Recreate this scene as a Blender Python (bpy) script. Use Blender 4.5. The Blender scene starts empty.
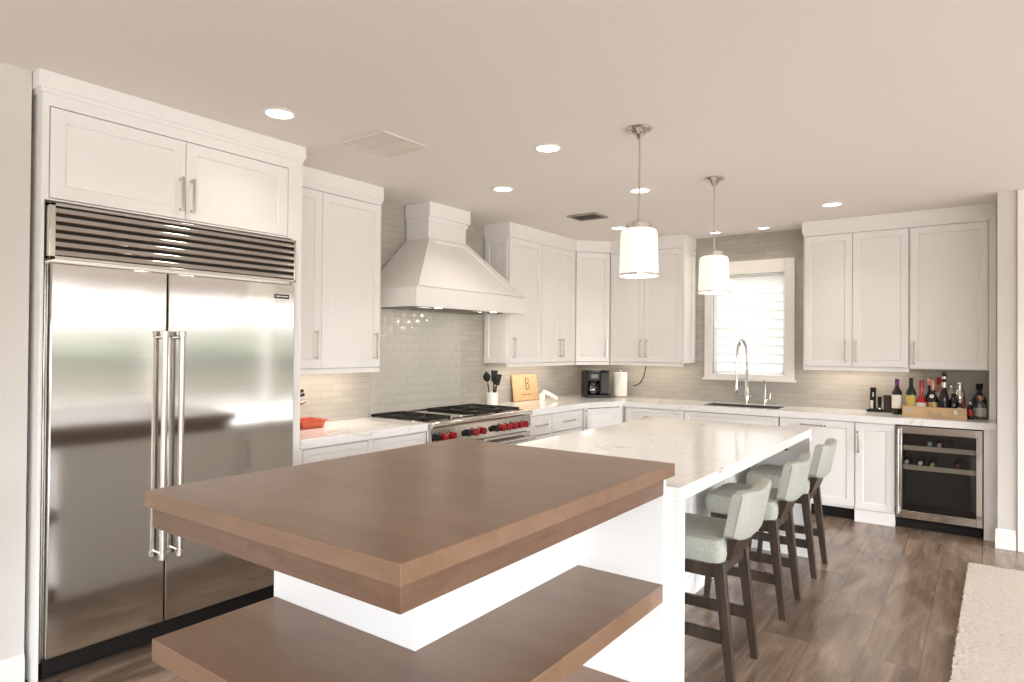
import bpy, bmesh, math, random
from mathutils import Vector, Matrix
random.seed(7)
S = bpy.context.scene
C = S.collection
PI = math.pi

# ------------------------------------------------------------------ camera
yaw, pitch, roll, FPX = 0.6295, 0.0091, 0.0072, 646.483
fw = Vector((-math.sin(yaw) * math.cos(pitch), math.cos(yaw) * math.cos(pitch), math.sin(pitch)))
rt = Vector((math.cos(yaw), math.sin(yaw), 0)); up = rt.cross(fw)
r2 = math.cos(roll) * rt + math.sin(roll) * up; u2 = r2.cross(fw)
cam = bpy.data.cameras.new('camera'); cam.sensor_width = 36; cam.lens = FPX / 1024 * 36; cam.clip_start = .05
co = bpy.data.objects.new('camera', cam); C.objects.link(co)
m = Matrix.Identity(4)
for i in range(3):
    m[i][0], m[i][1], m[i][2] = r2[i], u2[i], -fw[i]
m.translation = (4.0293, -7.0012, 1.5087)
co.matrix_world = m
S.camera = co

# ------------------------------------------------------------------ view, world, daylight
S.view_settings.view_transform = 'Standard'; S.view_settings.look = 'None'
S.view_settings.gamma = 1; S.view_settings.use_curve_mapping = False
S.view_settings.exposure = -0.04
S.cycles.use_denoising = True
S.cycles.max_bounces = 10; S.cycles.diffuse_bounces = 6; S.cycles.glossy_bounces = 4
S.cycles.sample_clamp_indirect = 6

SKY = .95
w = bpy.data.worlds.new('daylight'); S.world = w; w.use_nodes = True
nt = w.node_tree; nt.nodes.clear()
out = nt.nodes.new('ShaderNodeOutputWorld'); bg = nt.nodes.new('ShaderNodeBackground')
tc = nt.nodes.new('ShaderNodeTexCoord'); sp = nt.nodes.new('ShaderNodeSeparateXYZ')
mr = nt.nodes.new('ShaderNodeMapRange'); mr.inputs[1].default_value = -.5; mr.inputs[2].default_value = .5
rp = nt.nodes.new('ShaderNodeValToRGB')
nt.links.new(tc.outputs['Generated'], sp.inputs[0]); nt.links.new(sp.outputs[2], mr.inputs[0])
nt.links.new(mr.outputs[0], rp.inputs[0]); nt.links.new(rp.outputs[0], bg.inputs[0]); nt.links.new(bg.outputs[0], out.inputs[0])
# added sky glow, off to the right behind the camera, to brighten the island core
def wmath(op, x, v):
    n = nt.nodes.new('ShaderNodeMath'); n.operation = op; nt.links.new(x, n.inputs[0]); n.inputs[1].default_value = v; return n.outputs[0]
dp = nt.nodes.new('ShaderNodeVectorMath'); dp.operation = 'DOT_PRODUCT'; dp.inputs[1].default_value = (.86, -.51, 0)
nt.links.new(tc.outputs['Generated'], dp.inputs[0])
glow = wmath('POWER', wmath('MAXIMUM', dp.outputs['Value'], 0.0), 5.0)
nt.links.new(wmath('MULTIPLY', wmath('ADD', wmath('MULTIPLY', glow, 1.8), 1.05), SKY), bg.inputs[1])
# sine of elevation, radiance: pale ground, pavement, far trees, hazy horizon, bright overcast sky overhead
els = [(-.5, (3.4, 3.3, 3.2)), (-.22, (3.2, 3.1, 3.0)), (-.15, (3.0, 2.85, 2.6)), (-.10, (1.9, 1.85, 1.75)), (-.078, (1.8, 1.75, 1.65)), (-.072, (.62, .55, .46)), (-.045, (.85, .80, .68)),
       (-.036, (.52, .55, .46)), (-.014, (.34, .40, .32)), (-.004, (1.0, 1.08, .88)), (.025, (1.25, 1.3, 1.1)), (.045, (4.0, 4.0, 4.1)), (.16, (6.3, 6.5, 6.8)), (.30, (7.6, 8.1, 8.8)), (.5, (7.6, 8.2, 9.2))]
cr = rp.color_ramp
while len(cr.elements) > 1: cr.elements.remove(cr.elements[-1])
cr.elements[0].position = 0; cr.elements[0].color = (*els[0][1], 1)
for z, c in els[1:]:
    e = cr.elements.new(z + .5); e.color = (*c, 1)

def portal(name, loc, rot, sx, sy):
    l = bpy.data.lights.new(name, 'AREA'); l.shape = 'RECTANGLE'; l.size = sx; l.size_y = sy; l.cycles.is_portal = True
    o = bpy.data.objects.new(name, l); o.location = loc; o.rotation_euler = rot; C.objects.link(o)
portal('daylight_portal', (8.98, -2.9, 1.18), (0, PI / 2, 0), 2.35, 12.2)      # glass wall to the right, faces -X
portal('daylight_portal', (6.5, -9.0, 1.3), (PI / 2, 0, 0), 4.6, 2.6)       # glass wall behind, faces +Y
portal('daylight_portal', (1.65, -9.0, 1.08), (PI / 2, 0, 0), 1.3, 2.15)        # opening added behind, on the left, to light the island core
portal('daylight_portal', (2.02, .17, 1.77), (-PI / 2, 0, 0), .78, 1.1)       # sink window, faces -Y

# ------------------------------------------------------------------ materials
def mat(name, col, rough=.5, metal=0., spec=.5, trans=0., emit=None, es=1., coat=0.):
    M = bpy.data.materials.new(name); M.use_nodes = True
    b = M.node_tree.nodes['Principled BSDF']
    b.inputs['Base Color'].default_value = (*col, 1); b.inputs['Roughness'].default_value = rough
    b.inputs['Metallic'].default_value = metal; b.inputs['Specular IOR Level'].default_value = spec
    b.inputs['Transmission Weight'].default_value = trans; b.inputs['Coat Weight'].default_value = coat
    if emit: b.inputs['Emission Color'].default_value = (*emit, 1); b.inputs['Emission Strength'].default_value = es
    return M
def N(M, t, **k):
    n = M.node_tree.nodes.new(t)
    for a, v in k.items(): setattr(n, a, v)
    return n
def L(M, a, b): M.node_tree.links.new(a, b)
def bsdf(M): return M.node_tree.nodes['Principled BSDF']
def coords(M, scale=(1, 1, 1), rot=(0, 0, 0), loc=(0, 0, 0)):
    t = N(M, 'ShaderNodeTexCoord'); g = N(M, 'ShaderNodeMapping')
    g.inputs['Scale'].default_value = scale; g.inputs['Rotation'].default_value = rot; g.inputs['Location'].default_value = loc
    L(M, t.outputs['Object'], g.inputs[0]); return g.outputs[0]
def noise_col(M, vec, scale, c0, c1, detail=4, p0=.3, p1=.7, dist=0.):
    n = N(M, 'ShaderNodeTexNoise'); n.inputs['Scale'].default_value = scale; n.inputs['Detail'].default_value = detail
    n.inputs['Distortion'].default_value = dist
    L(M, vec, n.inputs['Vector'])
    r = N(M, 'ShaderNodeValToRGB'); r.color_ramp.elements[0].position = p0; r.color_ramp.elements[1].position = p1
    r.color_ramp.elements[0].color = (*c0, 1); r.color_ramp.elements[1].color = (*c1, 1)
    L(M, n.outputs[0], r.inputs[0]); return r.outputs[0], n.outputs[0]
def bump(M, h, strength=.2, dist=.01):
    b = N(M, 'ShaderNodeBump'); b.inputs['Strength'].default_value = strength; b.inputs['Distance'].default_value = dist
    L(M, h, b.inputs['Height']); L(M, b.outputs[0], bsdf(M).inputs['Normal'])
def mixc(M, fac, a, b, mode='MIX'):
    x = N(M, 'ShaderNodeMix', data_type='RGBA', blend_type=mode)
    for k, v in ((0, fac), (6, a), (7, b)):
        if hasattr(v, 'is_linked') or isinstance(v, bpy.types.NodeSocket): L(M, v, x.inputs[k])
        else: x.inputs[k].default_value = v if k == 0 else (*v, 1)
    return x.outputs[2]

WHITE = mat('white_paint', (.83, .812, .79), .32)
_c, _n = noise_col(WHITE, coords(WHITE), 60, (.82, .802, .78), (.84, .822, .80)); L(WHITE, _c, bsdf(WHITE).inputs[0])
PANEL = mat('white_panel', (.86, .86, .845), .35)
WALL = mat('wall_paint', (.74, .69, .63), .8)
_c, _n = noise_col(WALL, coords(WALL), 90, (.63, .60, .56), (.65, .62, .58)); L(WALL, _c, bsdf(WALL).inputs[0]); bump(WALL, _n, .05, .004)
CEIL = mat('ceiling_paint', (.79, .74, .69), .9)
_c, _n = noise_col(CEIL, coords(CEIL), 120, (.78, .735, .695), (.80, .755, .715)); L(CEIL, _c, bsdf(CEIL).inputs[0]); bump(CEIL, _n, .06, .004)
TRIM = mat('trim_paint', (.82, .79, .75), .4)
GAP = mat('dark_gap', (.03, .028, .025), .8)  # near-black for the painted shade in door gaps and the grille backing
NICKEL = mat('brushed_nickel', (.62, .58, .53), .25, 1)
CHROME = mat('chrome', (.80, .79, .77), .08, 1)
BLACK = mat('black_plastic', (.014, .013, .012), .3, spec=.22)
IRON = mat('cast_iron', (.016, .015, .014), .5, spec=.2)
REDKNOB = mat('red_knob', (.30, .006, .014), .25, coat=.4)
DARKGLASS = mat('dark_glass', (.012, .012, .013), .05)
RUBBER = mat('toe_kick_black', (.014, .012, .011), .6, spec=.12)

STEEL = mat('stainless_steel', (.60, .575, .54), .10, 1)
_v = coords(STEEL, (1.2, 1.0, 420))
_c, _n = noise_col(STEEL, _v, 2, (.57, .545, .51), (.63, .605, .57), 2); L(STEEL, _c, bsdf(STEEL).inputs[0])
_v2 = coords(STEEL, (1, 1.6, 3.2)); _w = N(STEEL, 'ShaderNodeTexNoise'); _w.inputs['Scale'].default_value = 1.1; _w.inputs['Detail'].default_value = 1
L(STEEL, _v2, _w.inputs['Vector']); bump(STEEL, _w.outputs[0], .05, .02)

def tile_mat(name, axis):
    M = mat(name, (.44, .41, .35), .16)
    t = N(M, 'ShaderNodeTexCoord'); s = N(M, 'ShaderNodeSeparateXYZ'); c = N(M, 'ShaderNodeCombineXYZ')
    L(M, t.outputs['Object'], s.inputs[0]); L(M, s.outputs[axis], c.inputs[0]); L(M, s.outputs[2], c.inputs[1])
    b = N(M, 'ShaderNodeTexBrick'); b.inputs['Scale'].default_value = 1; b.inputs['Brick Width'].default_value = .2
    b.inputs['Row Height'].default_value = .0505; b.inputs['Mortar Size'].default_value = .0022; b.inputs['Mortar Smooth'].default_value = .3
    b.inputs['Color1'].default_value = (.40, .375, .33, 1); b.inputs['Color2'].default_value = (.445, .42, .37, 1); b.inputs['Mortar'].default_value = (.345, .32, .28, 1)
    L(M, c.outputs[0], b.inputs['Vector']); L(M, b.outputs[0], bsdf(M).inputs[0])
    n = N(M, 'ShaderNodeTexNoise'); n.inputs['Scale'].default_value = 14; n.inputs['Detail'].default_value = 2; L(M, c.outputs[0], n.inputs['Vector'])
    mx = N(M, 'ShaderNodeMath', operation='MULTIPLY_ADD'); mx.inputs[1].default_value = -1.2
    L(M, b.outputs['Fac'], mx.inputs[0]); L(M, n.outputs[0], mx.inputs[2]); bump(M, mx.outputs[0], .25, .004)
    return M
TILE_L = tile_mat('glass_tile_range_wall', 1); TILE_B = tile_mat('glass_tile_sink_wall', 0)
RELIEF = mat('relief_tile', (.43, .415, .37), .12)

def quartz(name, veins=(.42, .33, .26)):
    M = mat(name, (.86, .85, .835), .09)
    v = coords(M)
    n1 = N(M, 'ShaderNodeTexNoise'); n1.inputs['Scale'].default_value = 1.1; n1.inputs['Detail'].default_value = 5; n1.inputs['Distortion'].default_value = 1.4
    L(M, v, n1.inputs['Vector'])
    a = N(M, 'ShaderNodeMath', operation='SUBTRACT'); a.inputs[1].default_value = .5; L(M, n1.outputs[0], a.inputs[0])
    ab = N(M, 'ShaderNodeMath', operation='ABSOLUTE'); L(M, a.outputs[0], ab.inputs[0])
    r = N(M, 'ShaderNodeMapRange'); r.inputs[1].default_value = 0; r.inputs[2].default_value = .009; r.inputs[3].default_value = 1; r.inputs[4].default_value = 0
    L(M, ab.outputs[0], r.inputs[0])
    n2 = N(M, 'ShaderNodeTexNoise'); n2.inputs['Scale'].default_value = 2.3; L(M, v, n2.inputs['Vector'])
    r2_ = N(M, 'ShaderNodeMapRange'); r2_.inputs[1].default_value = .45; r2_.inputs[2].default_value = .68; r2_.inputs[3].default_value = 0; r2_.inputs[4].default_value = .8
    L(M, n2.outputs[0], r2_.inputs[0])
    f = N(M, 'ShaderNodeMath', operation='MULTIPLY'); L(M, r.outputs[0], f.inputs[0]); L(M, r2_.outputs[0], f.inputs[1])
    L(M, mixc(M, f.outputs[0], (.86, .85, .835), veins), bsdf(M).inputs[0])
    return M
QUARTZ = quartz('white_quartz')

def wood(name, c0, c1, axis_scale, rough=.3, coat=.0, sc=6):
    M = mat(name, c0, rough, coat=coat)
    v = coords(M, axis_scale)
    c, n = noise_col(M, v, sc, c0, c1, 6, .3, .72, .6)
    v2 = coords(M, tuple(a * 6 for a in axis_scale))
    c2, n2 = noise_col(M, v2, sc, (.92, .92, .92), (1.04, 1.04, 1.04), 3)
    L(M, mixc(M, 1., c, c2, 'MULTIPLY'), bsdf(M).inputs[0]); bump(M, n2, .012, .001); bsdf(M).inputs['Specular IOR Level'].default_value = .38
    return M
MAPLE = wood('stained_maple', (.190, .107, .061), (.240, .147, .091), (.5, 1.6, 1.6), .30, sc=4)
MAPLE_E = wood('stained_maple_edge', (.130, .069, .042), (.180, .105, .065), (1.2, 1.2, 6), .35, sc=5)
STOOLWOOD = wood('dark_stool_wood', (.028, .018, .0125), (.062, .042, .029), (6, 6, .8), .4, sc=5)
CRATE = wood('pale_pine', (.55, .36, .19), (.66, .46, .26), (.8, 6, 6), .5, sc=5)
BOARD = wood('cutting_board_maple', (.66, .42, .22), (.76, .53, .31), (8, 1, 8), .45, sc=4)

FLOOR = mat('wood_look_planks', (.2, .14, .1), .24)
_t = N(FLOOR, 'ShaderNodeTexCoord'); _s = N(FLOOR, 'ShaderNodeSeparateXYZ'); _cb = N(FLOOR, 'ShaderNodeCombineXYZ')
L(FLOOR, _t.outputs['Object'], _s.inputs[0])
_ay = N(FLOOR, 'ShaderNodeMath', operation='ADD'); _ay.inputs[1].default_value = 2.17 + 12.2; L(FLOOR, _s.outputs[1], _ay.inputs[0])
_ax = N(FLOOR, 'ShaderNodeMath', operation='ADD'); _ax.inputs[1].default_value = -3.549 + .239 * 41; L(FLOOR, _s.outputs[0], _ax.inputs[0])
L(FLOOR, _ay.outputs[0], _cb.inputs[0]); L(FLOOR, _ax.outputs[0], _cb.inputs[1])
_b = N(FLOOR, 'ShaderNodeTexBrick', offset=.56, offset_frequency=2); _b.inputs['Scale'].default_value = 1; _b.inputs['Brick Width'].default_value = 1.22
_b.inputs['Row Height'].default_value = .239; _b.inputs['Mortar Size'].default_value = .0016; _b.inputs['Bias'].default_value = 0
_b.inputs['Color1'].default_value = (.0, .0, .0, 1); _b.inputs['Color2'].default_value = (1, 1, 1, 1); _b.inputs['Mortar'].default_value = (.5, .5, .5, 1)
L(FLOOR, _cb.outputs[0], _b.inputs['Vector'])
_off = N(FLOOR, 'ShaderNodeVectorMath', operation='SCALE'); _off.inputs['Scale'].default_value = 7.0; L(FLOOR, _b.outputs[0], _off.inputs[0])
_mp = N(FLOOR, 'ShaderNodeMapping'); _mp.inputs['Scale'].default_value = (.9, 4.2, 1); L(FLOOR, _cb.outputs[0], _mp.inputs[0])
_ad = N(FLOOR, 'ShaderNodeVectorMath', operation='ADD'); L(FLOOR, _mp.outputs[0], _ad.inputs[0]); L(FLOOR, _off.outputs[0], _ad.inputs[1])
_c1, _n1 = noise_col(FLOOR, _ad.outputs[0], 2.2, (.125, .086, .061), (.345, .252, .183), 7, .28, .74, .8)
_mp2 = N(FLOOR, 'ShaderNodeMapping'); _mp2.inputs['Scale'].default_value = (2.5, 24, 1); L(FLOOR, _ad.outputs[0], _mp2.inputs[0])
_c2, _n2 = noise_col(FLOOR, _mp2.outputs[0], 1.5, (.80, .78, .76), (1.12, 1.12, 1.12), 4)
_c3 = mixc(FLOOR, 1., _c1, _c2, 'MULTIPLY')
_bw = N(FLOOR, 'ShaderNodeMapRange'); _bw.inputs[3].default_value = .86; _bw.inputs[4].default_value = 1.14; L(FLOOR, _b.outputs[0], _bw.inputs[0])
_sc = N(FLOOR, 'ShaderNodeVectorMath', operation='SCALE'); L(FLOOR, _c3, _sc.inputs[0]); L(FLOOR, _bw.outputs[0], _sc.inputs['Scale'])
L(FLOOR, mixc(FLOOR, _b.outputs['Fac'], _sc.outputs[0], (.10, .072, .052)), bsdf(FLOOR).inputs[0])
bump(FLOOR, _n2, .06, .003)

FABRIC = mat('pale_green_tweed', (.56, .57, .50), .9)
_v = coords(FABRIC, (1, 1, 1)); _c, _n = noise_col(FABRIC, _v, 240, (.29, .297, .25), (.485, .495, .435), 3); L(FABRIC, _c, bsdf(FABRIC).inputs[0]); bump(FABRIC, _n, .35, .003)
SEAM = mat('seam_piping', (.20, .20, .165), .9)
RUGM = mat('cream_shag', (.70, .60, .50), .95)
_c, _n = noise_col(RUGM, coords(RUGM, (.5, 1.0, 1)), 110, (.50, .435, .37), (.64, .57, .50), 4); L(RUGM, _c, bsdf(RUGM).inputs[0]); bump(RUGM, _n, .35, .008)
SHADE = mat('seeded_white_glass', (.9, .88, .84), .2, emit=(1, .95, .88), es=.42)
LENS = mat('lamp_lens', (.9, .9, .9), .3, emit=(1, .95, .86), es=6)
LOUVER = mat('white_louver', (.88, .87, .85), .5)
_tr = N(LOUVER, 'ShaderNodeBsdfTranslucent'); _tr.inputs[0].default_value = (.9, .9, .88, 1)
_ms = N(LOUVER, 'ShaderNodeMixShader'); _ms.inputs[0].default_value = .5
L(LOUVER, bsdf(LOUVER).outputs[0], _ms.inputs[1]); L(LOUVER, _tr.outputs[0], _ms.inputs[2])
L(LOUVER, _ms.outputs[0], LOUVER.node_tree.nodes['Material Output'].inputs[0])
def pane_mat(name, tint=(1, 1, 1), fac=.08):
    M = bpy.data.materials.new(name); M.use_nodes = True; t = M.node_tree; t.nodes.clear()
    o = t.nodes.new('ShaderNodeOutputMaterial'); mx = t.nodes.new('ShaderNodeMixShader'); tr = t.nodes.new('ShaderNodeBsdfTransparent'); g = t.nodes.new('ShaderNodeBsdfGlossy')
    tr.inputs[0].default_value = (*tint, 1); g.inputs['Roughness'].default_value = .03; mx.inputs[0].default_value = fac
    t.links.new(tr.outputs[0], mx.inputs[1]); t.links.new(g.outputs[0], mx.inputs[2]); t.links.new(mx.outputs[0], o.inputs[0]); return M
PANE = pane_mat('window_glass'); COOLGLASS = pane_mat('tinted_cooler_glass', (.85, .85, .84), .04); CLEAR = pane_mat('clear_glass', (.8, .8, .8), .18)
CERAMIC = mat('white_ceramic', (.84, .82, .78), .2)
PAPER = mat('paper_white', (.86, .84, .80), .9)
LABELW = mat('cream_label', (.78, .74, .66), .6); LABELY = mat('yellow_label', (.62, .47, .13), .6); LABELG = mat('gold_label', (.50, .33, .15), .4, .4)
WINEB = mat('dark_wine_glass', (.012, .010, .012), .06); REDB = mat('red_bottle', (.48, .012, .018), .12, coat=.5); GREENB = mat('dark_green_bottle', (.014, .022, .016), .06)
PURPLE = mat('purple_foil', (.16, .02, .14), .3, .4); PINKF = mat('pink_copper_foil', (.62, .33, .24), .3, .5); REDF = mat('red_foil', (.42, .03, .02), .35, .2)
TEAL = mat('dark_teal_glass', (.015, .035, .045), .06); COPPER = mat('copper', (.55, .26, .15), .25, 1); SILVER = mat('silver_foil', (.7, .68, .62), .2, 1)
BROWNBOX = mat('dark_brown_leather', (.035, .021, .014), .5)
ORANGE = mat('orange_red_enamel', (.52, .085, .03), .25, coat=.3)
BURN = mat('burnt_engraving', (.05, .025, .012), .8)
TOOLG = mat('grey_nylon', (.018, .017, .017), .4, spec=.25)
BLUECAP = mat('pale_blue_capsule', (.35, .55, .68), .3); LIMECAP = mat('lime_capsule', (.45, .52, .10), .3); GREYCAP = mat('pale_grey_capsule', (.5, .52, .48), .3)
VENTW = mat('vent_white', (.70, .645, .58), .6); VENTG = mat('vent_grey', (.30, .27, .235), .6)
CORKM = mat('cork', (.35, .2, .1), .8)

# ------------------------------------------------------------------ mesh helpers
IDM = Matrix.Identity(4)
FA = Matrix(((0, 1, 0, 0), (1, 0, 0, 0), (0, 0, 1, 0), (0, 0, 0, 1)))        # range wall: (a,d,z) -> x=d, y=a
FB = Matrix(((1, 0, 0, 0), (0, -1, 0, 0), (0, 0, 1, 0), (0, 0, 0, 1)))       # sink wall:  (a,d,z) -> x=a, y=-d
class MB:
    def __init__(s, M=IDM): s.bm = bmesh.new(); s.M = M
    def v(s, p): return s.bm.verts.new(s.M @ Vector(p))
    def f(s, vs):
        try: return s.bm.faces.new(vs)
        except ValueError: return None
    def box(s, x0, x1, y0, y1, z0, z1):
        a = [s.v(p) for p in ((x0, y0, z0), (x1, y0, z0), (x1, y1, z0), (x0, y1, z0), (x0, y0, z1), (x1, y0, z1), (x1, y1, z1), (x0, y1, z1))]
        for q in ((0, 1, 2, 3), (4, 5, 6, 7), (0, 1, 5, 4), (1, 2, 6, 5), (2, 3, 7, 6), (3, 0, 4, 7)): s.f([a[i] for i in q])
        return s
    def hexa(s, bot, top):
        a = [s.v(p) for p in list(bot) + list(top)]; n = len(bot)
        s.f(a[:n]); s.f(a[n:])
        for i in range(n): s.f([a[i], a[(i + 1) % n], a[n + (i + 1) % n], a[n + i]])
        return s
    def prism(s, poly, z0, z1): return s.hexa([(x, y, z0) for x, y in poly], [(x, y, z1) for x, y in poly])
    def loops(s, rings, cap=True, closed=True):
        R = [[s.v(p) for p in r] for r in rings]; n = len(R[0])
        for a, b in zip(R, R[1:]):
            for i in range(n if closed else n - 1): s.f([a[i], a[(i + 1) % n], b[(i + 1) % n], b[i]])
        if cap: s.f(R[0]); s.f(R[-1])
        return s
    def lathe(s, c, prof, seg=24, cap=True):
        return s.loops([[(c[0] + r * math.cos(2 * PI * k / seg), c[1] + r * math.sin(2 * PI * k / seg), c[2] + z) for k in range(seg)] for r, z in prof], cap)
    def cyl(s, p0, p1, r0, r1=None, seg=16): return s.tube([p0, p1], [r0, r0 if r1 is None else r1], seg)
    def tube(s, pts, r, seg=10, cap=True):
        pts = [Vector(p) for p in pts]; rs = r if isinstance(r, (list, tuple)) else [r] * len(pts)
        rings = []; n0 = None
        for i, p in enumerate(pts):
            d = (pts[min(i + 1, len(pts) - 1)] - pts[max(i - 1, 0)]).normalized()
            if n0 is None:
                n0 = d.cross(Vector((0, 0, 1)) if abs(d.z) < .9 else Vector((1, 0, 0))).normalized()
            else: n0 = (n0 - d * n0.dot(d)).normalized()
            b = d.cross(n0)
            rings.append([p + rs[i] * (math.cos(2 * PI * k / seg) * n0 + math.sin(2 * PI * k / seg) * b) for k in range(seg)])
        return s.loops(rings, cap)
    def bar(s, p0, p1, wx, wy, wx1=None, wy1=None):           # square stick, section axis-aligned in x,y (for legs) between heights
        wx1 = wx if wx1 is None else wx1; wy1 = wy if wy1 is None else wy1
        q = ((-1, -1), (1, -1), (1, 1), (-1, 1))
        return s.hexa([(p0[0] + i * wx / 2, p0[1] + j * wy / 2, p0[2]) for i, j in q], [(p1[0] + i * wx1 / 2, p1[1] + j * wy1 / 2, p1[2]) for i, j in q])
    def door(s, a0, a1, z0, z1, d0, d1, st=.058, rec=.009, bv=.011):
        def ring(i, d): return [(a0 + i, d, z0 + i), (a1 - i, d, z0 + i), (a1 - i, d, z1 - i), (a0 + i, d, z1 - i)]
        e = .0015
        def ring2(i, d): return ring(i, d)
        return s.loops([ring(0, d0), ring(0, d1 - e), ring(e, d1), ring(st, d1), ring(st + bv * .5, d1 - rec), ring(st + bv, d1 - rec * .8)], True)
    def pull(s, a, d, z, ln, vert=True, r=.0055, st=.03):
        h = ln / 2
        if vert:
            s.box(a - r, a + r, d + st - r, d + st + r, z - h, z + h)
            for k in (-1, 1): s.box(a - r * 1.3, a + r * 1.3, d, d + st, z + k * (h - .012) - r * 1.2, z + k * (h - .012) + r * 1.2)
        else:
            s.box(a - h, a + h, d + st - r, d + st + r, z - r, z + r)
            for k in (-1, 1): s.box(a + k * (h - .012) - r * 1.2, a + k * (h - .012) + r * 1.2, d, d + st, z - r * 1.3, z + r * 1.3)
        return s
    def obj(s, name, mt, parent=None, bevel=0., seg=2, smooth=True, subsurf=0):
        bmesh.ops.recalc_face_normals(s.bm, faces=s.bm.faces)
        me = bpy.data.meshes.new(name); root = parent
        while root is not None and root.parent is not None: root = root.parent
        if root is not None: off = Vector(root.location)
        else:
            xs = [v.co for v in s.bm.verts]
            off = Vector(((min(c.x for c in xs) + max(c.x for c in xs)) / 2, (min(c.y for c in xs) + max(c.y for c in xs)) / 2, min(c.z for c in xs)))
        if parent is None and name.split('_')[0] in ('wall', 'floor', 'ceiling'): off = Vector((0, 0, 0))
        for v in s.bm.verts: v.co -= off
        s.bm.to_mesh(me); s.bm.free(); me.materials.append(mt)
        if smooth:
            for p in me.polygons: p.use_smooth = True
            me.set_sharp_from_angle(angle=math.radians(38))
        o = bpy.data.objects.new(name, me); C.objects.link(o); o.parent = parent
        if root is None: o.location = off
        if bevel:
            b = o.modifiers.new('bevel', 'BEVEL'); b.width = bevel; b.segments = seg; b.limit_method = 'ANGLE'; b.angle_limit = math.radians(40)
        if subsurf:
            b = o.modifiers.new('subsurf', 'SUBSURF'); b.levels = b.render_levels = subsurf
        return o
def tag(o, label, cat, group=None):
    o['label'] = label; o['category'] = cat
    if group: o['group'] = group
    return o
def thing(name, label, cat, loc=(0, 0, 0), group=None):
    o = bpy.data.objects.new(name, None); o.empty_display_size = .05; C.objects.link(o); o.location = loc
    return tag(o, label, cat, group)
def struct(name, mb, mt, parent=None, bevel=0.):
    o = mb.obj(name, mt, parent, bevel)
    if parent is None: o['kind'] = 'structure'
    return o
def dup(root, loc, label, group=None):
    r = root.copy(); C.objects.link(r); r.location = loc; r['label'] = label
    if group: r['group'] = group
    for ch in list(root.children):
        c = ch.copy(); C.objects.link(c); c.parent = r
        for g in list(ch.children):
            d = g.copy(); C.objects.link(d); d.parent = c
    return r
def arealight(name, loc, sx, sy, power, col, rot=(0, 0, 0), shape='RECTANGLE', spread=PI):
    l = bpy.data.lights.new(name, 'AREA'); l.shape = shape; l.size = sx; l.size_y = sy; l.energy = power; l.color = col; l.spread = spread
    o = bpy.data.objects.new(name, l); o.location = loc; o.rotation_euler = rot; C.objects.link(o); return o

# ------------------------------------------------------------------ the room
ZC = 2.722
OUTL = [(-.3, -9.2), (9.2, -9.2), (9.2, 3.4), (4.6, 3.4), (4.6, .2), (-.3, .2)]
struct('floor', MB().prism(OUTL, -.1, 0), FLOOR)
struct('ceiling', MB().prism(OUTL, ZC, ZC + .12), CEIL)
struct('wall_left', MB().box(-.15, 0, -5.943, .2, 0, ZC), TILE_L)
struct('wall_near_left', MB().box(-.15, .60, -9.15, -5.944, 0, ZC), WALL)
WX0, WX1, WZ0, WZ1 = 1.643, 2.390, 1.235, 2.30
struct('wall_back', MB().box(0, WX0, 0, .2, 0, ZC).box(WX1, 4.12, 0, .2, 0, ZC).box(WX0, WX1, 0, .2, 0, WZ0).box(WX0, WX1, 0, .2, WZ1, ZC), TILE_B)
struct('wall_right', MB().box(4.1205, 4.75, -.81, 3.2, 0, ZC), WALL)
struct('wall_far', MB().box(4.75, 9.2, 3.2, 3.35, 0, ZC), WALL)
wr = MB().box(8.98, 9.12, -9.0, 3.2, 2.35, ZC)
for y in (-9.0, -7.6, -6.0, -3.8, -1.6, .6, 2.7): wr.box(8.98, 9.12, y, y + (.5 if y in (-9.0, 2.7) else .10), 0, 2.35)
struct('wall_glazed_right', wr, TRIM)
wf = MB().box(.60, 9.12, -9.15, -9.01, 2.6, ZC).box(.60, 1.0, -9.15, -9.01, 0, 2.6).box(2.3, 4.2, -9.15, -9.01, 0, 2.6).box(1.0, 2.3, -9.15, -9.01, 2.15, 2.6).box(8.8, 9.12, -9.15, -9.01, 0, 2.6)  # the left opening is added to light the near face of the island core
for x in (6.0, 7.4): wf.box(x, x + .08, -9.15, -9.01, 0, 2.6)
struct('wall_front', wf, WALL)

def baseboard(M, a0, a1, d, h=.14):
    return MB(M).box(a0, a1, d, d + .016, 0, h - .03).hexa([(a0, d, h - .03), (a1, d, h - .03), (a1, d + .016, h - .03), (a0, d + .016, h - .03)],
                                                          [(a0, d, h), (a1, d, h), (a1, d + .006, h), (a0, d + .006, h)])
struct('baseboard_left', baseboard(FA, -9.0, -5.945, .601), TRIM, bevel=.002)
bb = baseboard(FB, 4.105, 4.232, .811, .15); bb.box(4.105, 4.12, .74, .826, 0, .12)
struct('baseboard_right', bb, TRIM, bevel=.002)
# casing board right of the wall end, with a shadow groove
struct('trim_1', MB(FB).box(4.240, 4.36, .811, .832, 0, ZC - .001), TRIM, bevel=.003)

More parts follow.
